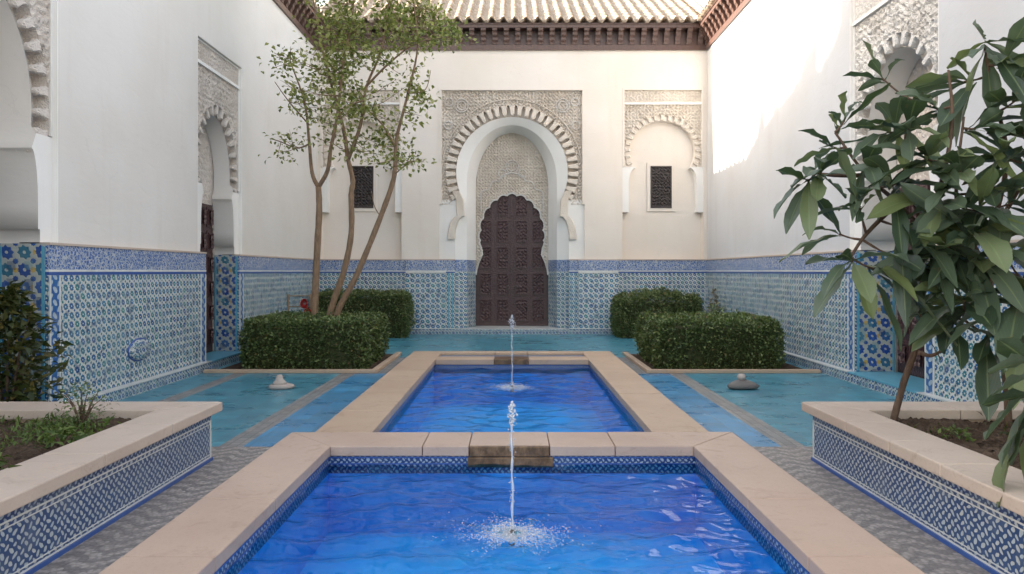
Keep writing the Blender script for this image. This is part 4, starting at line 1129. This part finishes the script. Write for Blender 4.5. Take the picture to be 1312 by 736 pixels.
def shrub(label, base, trunk, limbs, rosettes, Yd):
    t = thing('large_leaved_shrub', label, 'shrub', base)
    m = MB(); P = smooth(trunk, 5); n = len(P); m.tube(P, [.027 - .010 * i / n for i in range(n)], 8); sk = list(P[n // 2:])
    for l in limbs:
        Q = smooth(l, 5); k = len(Q); m.tube(Q, [.020 - .012 * i / k for i in range(k)], 6); sk += Q
    for (px, py, dy, n, L) in rosettes:
        c = at(px, py, Yd + dy); q = min(sk, key=lambda s: (s - c).length); ax = (c - q)
        if ax.length > .06: m.tube(smooth([q, q.lerp(c, .5) + Vector((0, 0, -.05 * ax.length)), c], 3), [.010] * 3 + [.007] * 4, 5)
        ax = ax.normalized() * .6 + Vector(((c.x - base[0]) * .45, -.28, .12))
        rosette(c, ax, n - (1 if r.uniform() < .6 else 0), L * 1.1, L * .325, t, r)
    m.build('trunk', M['bark2'], t, True)
    return t
SY = 5.3
A_ = lambda x, y, d=0: at(x, y, SY + d)
b1 = at(1143, 537, 5.48); b1.z = .40
shrub('large leaved shrub with thin bare lower trunk at the planter corner, leaves before the alcove', b1,
      [b1, A_(1158, 490, .2), A_(1175, 440, .1), A_(1180, 400), A_(1183, 350), A_(1186, 300, -.05)],
      [[A_(1180, 410), A_(1165, 395, .05), A_(1150, 392, .1)], [A_(1180, 405), A_(1195, 400, -.05), A_(1204, 392, -.1)], [A_(1178, 452), A_(1192, 456, -.1), A_(1206, 450, -.2)],
       [A_(1186, 300), A_(1150, 260), A_(1110, 225), A_(1070, 170)], [A_(1186, 300), A_(1165, 240), A_(1160, 180), A_(1170, 130)], [A_(1186, 300), A_(1210, 220, -.2), A_(1220, 150, -.3), A_(1215, 90, -.3)],
       [A_(1110, 225), A_(1070, 225), A_(1045, 222)], [A_(1150, 260), A_(1110, 300, -.2), A_(1090, 330, -.2)]],
      [(1082, 155, 0, 7, .30), (1050, 222, -.1, 9, .34), (1035, 232, -.1, 6, .36), (1068, 190, .1, 6, .28), (1110, 215, -.1, 8, .36), (1140, 170, 0, 8, .36), (1130, 100, .1, 6, .30), (1165, 165, -.2, 8, .40), (1100, 260, -.3, 8, .38),
       (1150, 235, -.2, 9, .40), (1190, 205, -.3, 9, .40), (1092, 335, -.3, 8, .40), (1120, 345, -.2, 8, .40), (1160, 290, -.3, 8, .40), (1205, 260, -.4, 8, .42), (1200, 140, -.2, 7, .36), (1150, 330, -.3, 8, .40), (1075, 300, -.1, 5, .34), (1195, 330, -.4, 7, .42)], SY)
b2 = at(1292, 540, 5.4); b2.z = .40
shrub('large leaved shrub with thicker dark trunk at the right picture edge', b2,
      [b2, A_(1290, 500, .1), A_(1282, 450, .1), A_(1272, 390), A_(1268, 340), A_(1275, 280, -.1)],
      [[A_(1270, 350), A_(1240, 300, -.2), A_(1225, 250, -.3), A_(1235, 150, -.3)], [A_(1275, 280), A_(1290, 200, -.2), A_(1270, 110, -.2), A_(1262, 60, -.2)], [A_(1275, 290), A_(1310, 230, -.3), A_(1330, 120, -.4)],
       [A_(1272, 390), A_(1250, 400, -.2), A_(1235, 410, -.3)], [A_(1275, 350), A_(1310, 360, -.4), A_(1330, 420, -.6)]],
      [(1262, 62, -.2, 9, .36), (1235, 105, -.1, 8, .38), (1290, 80, -.3, 8, .40), (1300, 130, -.3, 8, .42), (1250, 165, -.3, 9, .42), (1285, 200, -.4, 9, .42), (1230, 220, -.5, 9, .44), (1255, 270, -.5, 9, .44), (1300, 260, -.5, 8, .44), (1215, 320, -.5, 8, .44),
       (1250, 335, -.5, 9, .42), (1290, 330, -.5, 9, .44), (1235, 385, -.5, 8, .40), (1275, 385, -.4, 8, .42), (1310, 380, -.6, 8, .44), (1225, 420, -.4, 7, .30), (1212, 400, -.3, 6, .32), (1320, 200, -.4, 8, .42), (1330, 310, -.6, 8, .44), (1320, 440, -.6, 7, .40), (1270, 430, -.5, 7, .40), (1300, 410, -.6, 8, .42), (1245, 300, -.6, 8, .42), (1310, 170, -.4, 8, .42), (1275, 240, -.5, 8, .42)], SY)
b3 = Vector((3.05, 3.15, .40))
t = thing('large_leaved_shrub', 'long dark leaves drooping over the planter edge at lower right', 'shrub', b3)
m = MB(); P = smooth([b3, at(1345, 600, 3.5), at(1325, 520, 3.7), at(1318, 495, 3.75)], 5); m.tube(P, [.016 - .008 * i / len(P) for i in range(len(P))], 7); m.build('trunk', M['bark2'], t, True)
V, F = [], []
for (bx, by, tx, ty, w) in ((1322, 495, 1262, 556, .12), (1312, 520, 1278, 642, .15), (1330, 505, 1258, 512, .11), (1325, 480, 1272, 500, .12), (1326, 515, 1296, 590, .13), (1325, 470, 1280, 430, .12), (1335, 490, 1318, 625, .14), (1330, 460, 1268, 470, .12), (1328, 500, 1282, 590, .10)):
    a, b = at(bx, by, 3.75), at(tx, ty, 3.55); big_leaf(V, F, a, b - a, (b - a).length, w, .06, .9)
me = leaf_mesh(V, F); link('leaf_rosette', me, t, M['bigleaf'])

# ------------------------------------------------------------------ small plants
def bush(name, label, cat, c, rx, ry, h, n, leaf, mat, seed, stems=6, parent=None):
    r = np.random.default_rng(seed); c = Vector(c); t = thing(name, label, cat, c)
    a = r.uniform(0, 2 * PI, n); q = r.uniform(0, 1, n) ** .6; zz = r.uniform(.12, 1, n)
    env = np.sin(PI * np.clip(zz * .75 + .2, 0, 1)); lob = 1 + .35 * np.sin(3 * a + seed) * np.sin(5 * zz + seed)
    P = np.stack([c.x + rx * q * env * lob * np.cos(a), c.y + ry * q * env * lob * np.sin(a), c.z + h * zz * (.8 + .2 * lob)], -1)
    D = np.stack([np.cos(a), np.sin(a), np.full(n, .35)], -1) + r.standard_normal((n, 3)) * .6
    leaves('foliage', P, D, leaf * r.uniform(.6, 1.4, n), leaf * .45 * r.uniform(.7, 1.3, n), mat, t, .2, .3)
    m = MB()
    for i in range(stems):
        b = r.uniform(0, 2 * PI); e = c + Vector((rx * .6 * math.cos(b), ry * .6 * math.sin(b), h * r.uniform(.6, .95)))
        m.tube(smooth([c, c.lerp(e, .5) + Vector((0, 0, h * .12)), e], 3), [.006 + h * .006] * 4 + [.003] * 3, 5)
    m.build('stem', M['bark2'], t, True); return t
bush('leafy_shrub', 'dark olive shrub in front of the alcove at the left picture edge', 'shrub', (-4.72, 6.55, .0), .42, .35, 1.42, 1500, .11, M['olive'], 5, 9)
bush('young_shrub', 'small spindly grey green shrub by the corner of the left planter', 'shrub', (-3.28, 5.36, .40), .20, .18, .34, 260, .036, M['hedge2'], 6, 9)
bush('leafy_weed', 'pale green weed with pointed leaves low in the left planter', 'weed', (-2.98, 3.95, .40), .16, .16, .16, 70, .085, M['weed'], 7, 4)
bush('leafy_weed', 'pale green weed clump beside the planter coping, farther from the viewer', 'weed', (-3.05, 4.75, .40), .15, .15, .13, 80, .06, M['weed'], 8, 4)
bush('leafy_weed', 'small bright green plant on bare soil of the right planter', 'weed', (3.12, 4.95, .40), .11, .10, .10, 60, .045, M['weed'], 9, 3)
def cover(name, x0, x1, y0, y1, n, mat, seed, leaf=.05):
    r = np.random.default_rng(seed); X, Y = r.uniform(x0, x1, n * 3), r.uniform(y0, y1, n * 3)
    k = (np.sin(X * 6 + seed) + np.sin(Y * 5.2 + X * 2) + r.normal(0, .5, n * 3)) > .45; X, Y = X[k][:n], Y[k][:n]; n = len(X)
    D = r.standard_normal((n, 3)) * .7 + np.array([0, 0, .8])
    return struct(leaves(name, np.stack([X, Y, .40 + r.uniform(0, .05, n)], -1), D, leaf * r.uniform(.6, 1.5, n), leaf * .35 * r.uniform(.6, 1.3, n), mat, None), 'stuff')
cover('weeds', -4.6, -2.9, 3.0, 5.6, 2600, M['weed'], 3)
cover('weeds', 2.95, 4.6, 4.2, 5.6, 160, M['olive'], 4, .05)
n = 700; r = np.random.default_rng(31); C = np.stack([r.uniform(2.9, 4.7, n), r.uniform(2.8, 5.6, n), np.full(n, .415)], -1)
struct(leaves('bark_chips', C, r.standard_normal((n, 3)) * np.array([1, 1, .25]), r.uniform(.03, .10, n), r.uniform(.015, .04, n), M['bark2'], None, .05, .02), 'stuff')

# ------------------------------------------------------------------ small objects
def lathe(prof, n, c, sx=1, sy=1, wob=.0, seed=0):
    r = np.random.default_rng(seed); m = MB(); b = len(prof)
    V = []
    for i, (rad, z) in enumerate(prof):
        for k in range(n):
            a = 2 * PI * k / n; w = 1 + wob * (math.sin(3 * a + seed) + .6 * math.sin(5 * a + i)) + r.normal(0, wob * .3)
            V.append((c[0] + rad * w * sx * math.cos(a), c[1] + rad * w * sy * math.sin(a), c[2] + z))
    F = [(i * n + k, i * n + (k + 1) % n, (i + 1) * n + (k + 1) % n, (i + 1) * n + k) for i in range(b - 1) for k in range(n)]
    F += [tuple(range(n))[::-1], tuple(range((b - 1) * n, b * n))]
    m.add(V, F); return m
c = at(360, 498, 9.6); c.z = .0
t = thing('stone_spout', 'pale hat shaped stone spout on the left teal paving', 'stone spout', c)
lathe([(.15, 0), (.175, .02), (.165, .05), (.12, .065)], 24, c, 1, .8, .05, 1).build('base', M['rockp'], t, True)
lathe([(.10, .06), (.085, .09), (.05, .13), (.042, .17), (.03, .185), (.005, .187)], 18, (c.x - .02, c.y, c.z), 1, 1, .05, 2).build('spout', M['rockp'], t, True)
c = at(951, 499, 9.55); c.z = .0
t = thing('stone_spout', 'dark boat shaped rock with a pale round knob on the right teal paving', 'stone spout', c)
lathe([(.10, 0), (.20, .02), (.215, .05), (.17, .085), (.09, .12), (.03, .14)], 24, c, 1.0, .6, .08, 3).build('base', M['rockd'], t, True)
lathe([(.02, .12), (.05, .135), (.06, .165), (.045, .20), (.01, .212)], 16, (c.x - .01, c.y, c.z), 1, 1, .05, 4).build('knob', M['rockp'], t, True)
# shell medallion on the left dado
t = thing('wall_medallion', 'oval fan shaped white and blue medallion low on the left tiled wall', 'medallion', pl_left(9.36, .56, .03))
m = MB(); n = 40; V = []
for i, (q, d) in enumerate(((1, .034), (.95, .06), (.7, .075), (.4, .085), (.08, .07))):
    for k in range(n):
        a = 2 * PI * k / n; rb = 1 + .05 * math.cos(14 * a); V.append(pl_left(9.36 + .27 * q * rb * math.cos(a), .56 + .14 * q * rb * math.sin(a), d + .012 * q * math.cos(14 * a)))
m.add(V, [(i * n + k, i * n + (k + 1) % n, (i + 1) * n + (k + 1) % n, (i + 1) * n + k) for i in range(4) for k in range(n)] + [tuple(range(4 * n, 5 * n))])
m.build('shell', M['plinth'], t, True)
m = MB(); m.tube([pl_left(9.36 + .275 * math.cos(a), .56 + .145 * math.sin(a), .036) for a in np.linspace(0, 2 * PI, 40)], .012, 6, False); m.build('rim', M['line_b'], t, True)
# garden chair and red flower behind the left hedge
cc = at(380, 420, 14.0); cc.z = 0
t = thing('garden_chair', 'weathered wooden chair half hidden behind the left clipped hedge', 'chair', cc)
def bar(m, a, b, rr=.02): m.tube([a, b], rr, 6)
x0, x1, y0, y1 = cc.x - .22, cc.x + .24, cc.y - .2, cc.y + .22
for x in (x0, x1):
    m = MB(); bar(m, (x, y0, 0), (x, y0, .46)); m.build('leg', M['chair'], t)
    m = MB(); bar(m, (x + .02, y1, 0), (x - .06, y1 + .1, 1.14), .022); m.build('leg', M['chair'], t)
m = MB(); m.box(x0 - .02, x1 + .02, y0 - .02, y1, .44, .475); m.build('seat', M['chair'], t)
m = MB()
for z in (.68, .88, 1.10): bar(m, (x0 - .05, y1 + .07 + z * .02, z), (x1 - .05, y1 + .07 + z * .02, z), .014)
m.build('backrest', M['chair'], t)
fc = at(391, 410, 13.6); fc.z = 0
t = thing('red_flower', 'red flower head beside the left tree stem, above the hedge', 'flower', fc)
m = MB(); m.tube([(fc.x, fc.y, 0), (fc.x, fc.y, .75)], .012, 6); m.build('stem', M['weed'], t, True)
r = np.random.default_rng(2); n = 160; q = r.standard_normal((n, 3)); q /= np.linalg.norm(q, axis=1, keepdims=True); ce = np.where((np.arange(n) % 2 == 0)[:, None], np.array([fc.x - .02, fc.y, .98]), np.array([fc.x + .05, fc.y, .80]))
leaves('petals', ce + q * np.array([.03, .03, .05]), q, np.full(n, .055), np.full(n, .06), M['red'], t)
# dry shrub and stones in the right corner
bush('dry_shrub', 'small tan dry shrub in the far right corner beside the rounded hedge', 'shrub', (4.72, 16.4, 0), .14, .14, 1.15, 260, .07, m_leaf('dry_leaf', [(0, (.16, .12, .07)), (1, (.32, .26, .17))]), 12, 5)
bush('low_bush', 'low dull green bush just behind the right clipped hedge', 'shrub', (3.98, 13.75, 0), .30, .2, .92, 420, .07, M['hedge2'], 13, 5)

# tree behind the left wall, its top shades the sunlit wall
bh = thing('tree', 'dark tall tree standing behind the left wall, outside the court', 'tree', (-7.2, 12.8, 0))
m = MB(); m.tube([(-7.2, 12.8, 0), (-7.15, 12.7, 4), (-7.2, 12.6, 8.4)], [.22, .16, .05], 9); m.build('trunk', M['bark'], bh, True)
r = np.random.default_rng(44); n = 42000; yy = r.uniform(10.9, 15.2, n)
topz = np.interp(yy, [10.9, 11.15, 11.45, 11.82, 11.9, 12.02, 12.2, 12.5, 12.9, 13.3, 13.55, 13.6, 13.8, 14.2, 14.25, 14.36, 14.48, 14.6, 15.2], [10.3, 9.98, 9.82, 9.62, 10.25, 10.22, 10.05, 9.80, 9.60, 9.48, 9.45, 9.62, 9.36, 9.25, 9.26, 9.80, 9.5, 9.15, 8.9])
zz = topz - 1.6 * r.uniform(0, 1, n) ** 1.3; xx = -7.2 + r.normal(0, .22, n)
leaves('crown', np.stack([xx, yy, zz], -1), r.standard_normal((n, 3)), np.full(n, .10), np.full(n, .07), M['hedge'], bh)

# =================================================================== LIGHT, SKY, CAMERA
EL, AZ = R(22.0), R(1.5)
d = Vector((math.cos(EL) * math.cos(AZ), -math.cos(EL) * math.sin(AZ), -math.sin(EL)))
sl = bpy.data.lights.new('sun', 'SUN'); sl.energy = 3.3; sl.angle = R(.5); sl.color = (1, .98, .96)
so = bpy.data.objects.new('sun', sl); COL.objects.link(so); so.rotation_euler = d.to_track_quat('-Z', 'Y').to_euler(); so.location = (-20, 15, 20)
w = bpy.data.worlds.new('World'); S.world = w; w.use_nodes = True; nt = w.node_tree
bg = nt.nodes.get('Background') or nt.nodes.new('ShaderNodeBackground')
sk = nt.nodes.new('ShaderNodeTexSky'); sk.sky_type = 'NISHITA'; sk.sun_disc = False; sk.sun_elevation = EL; sk.sun_rotation = math.atan2(-d.x, -d.y)
sk.dust_density = 2.5; sk.air_density = 1.0; sk.ozone_density = 1.0
hs = nt.nodes.new('ShaderNodeHueSaturation'); hs.inputs['Saturation'].default_value = .55; nt.links.new(sk.outputs[0], hs.inputs['Color']); nt.links.new(hs.outputs[0], bg.inputs[0]); bg.inputs[1].default_value = .15
nt.links.new(bg.outputs[0], nt.nodes['World Output'].inputs[0]) if 'World Output' in nt.nodes else None
cam = bpy.data.cameras.new('camera'); co = bpy.data.objects.new('camera', cam); COL.objects.link(co); S.camera = co
cam.sensor_width = 36; cam.lens = 36 * FOC / 1312; cam.shift_y = -(368 - HZ) / 1312; cam.clip_start = .05; cam.clip_end = 3000
co.location = (0, 0, EYE); co.rotation_euler = (R(90), 0, 0)
vs = S.view_settings; vs.view_transform = 'Standard'; vs.look = 'None'; vs.gamma = 1; vs.exposure = 2.42; vs.use_curve_mapping = False
try:
    vs.use_white_balance = True; vs.white_balance_temperature = 7200; vs.white_balance_tint = 10
except Exception: pass
S.render.engine = 'CYCLES'; cy = S.cycles; cy.use_denoising = True; cy.max_bounces = 10; cy.diffuse_bounces = 6; cy.glossy_bounces = 4; cy.transparent_max_bounces = 16; cy.caustics_reflective = False; cy.caustics_refractive = False
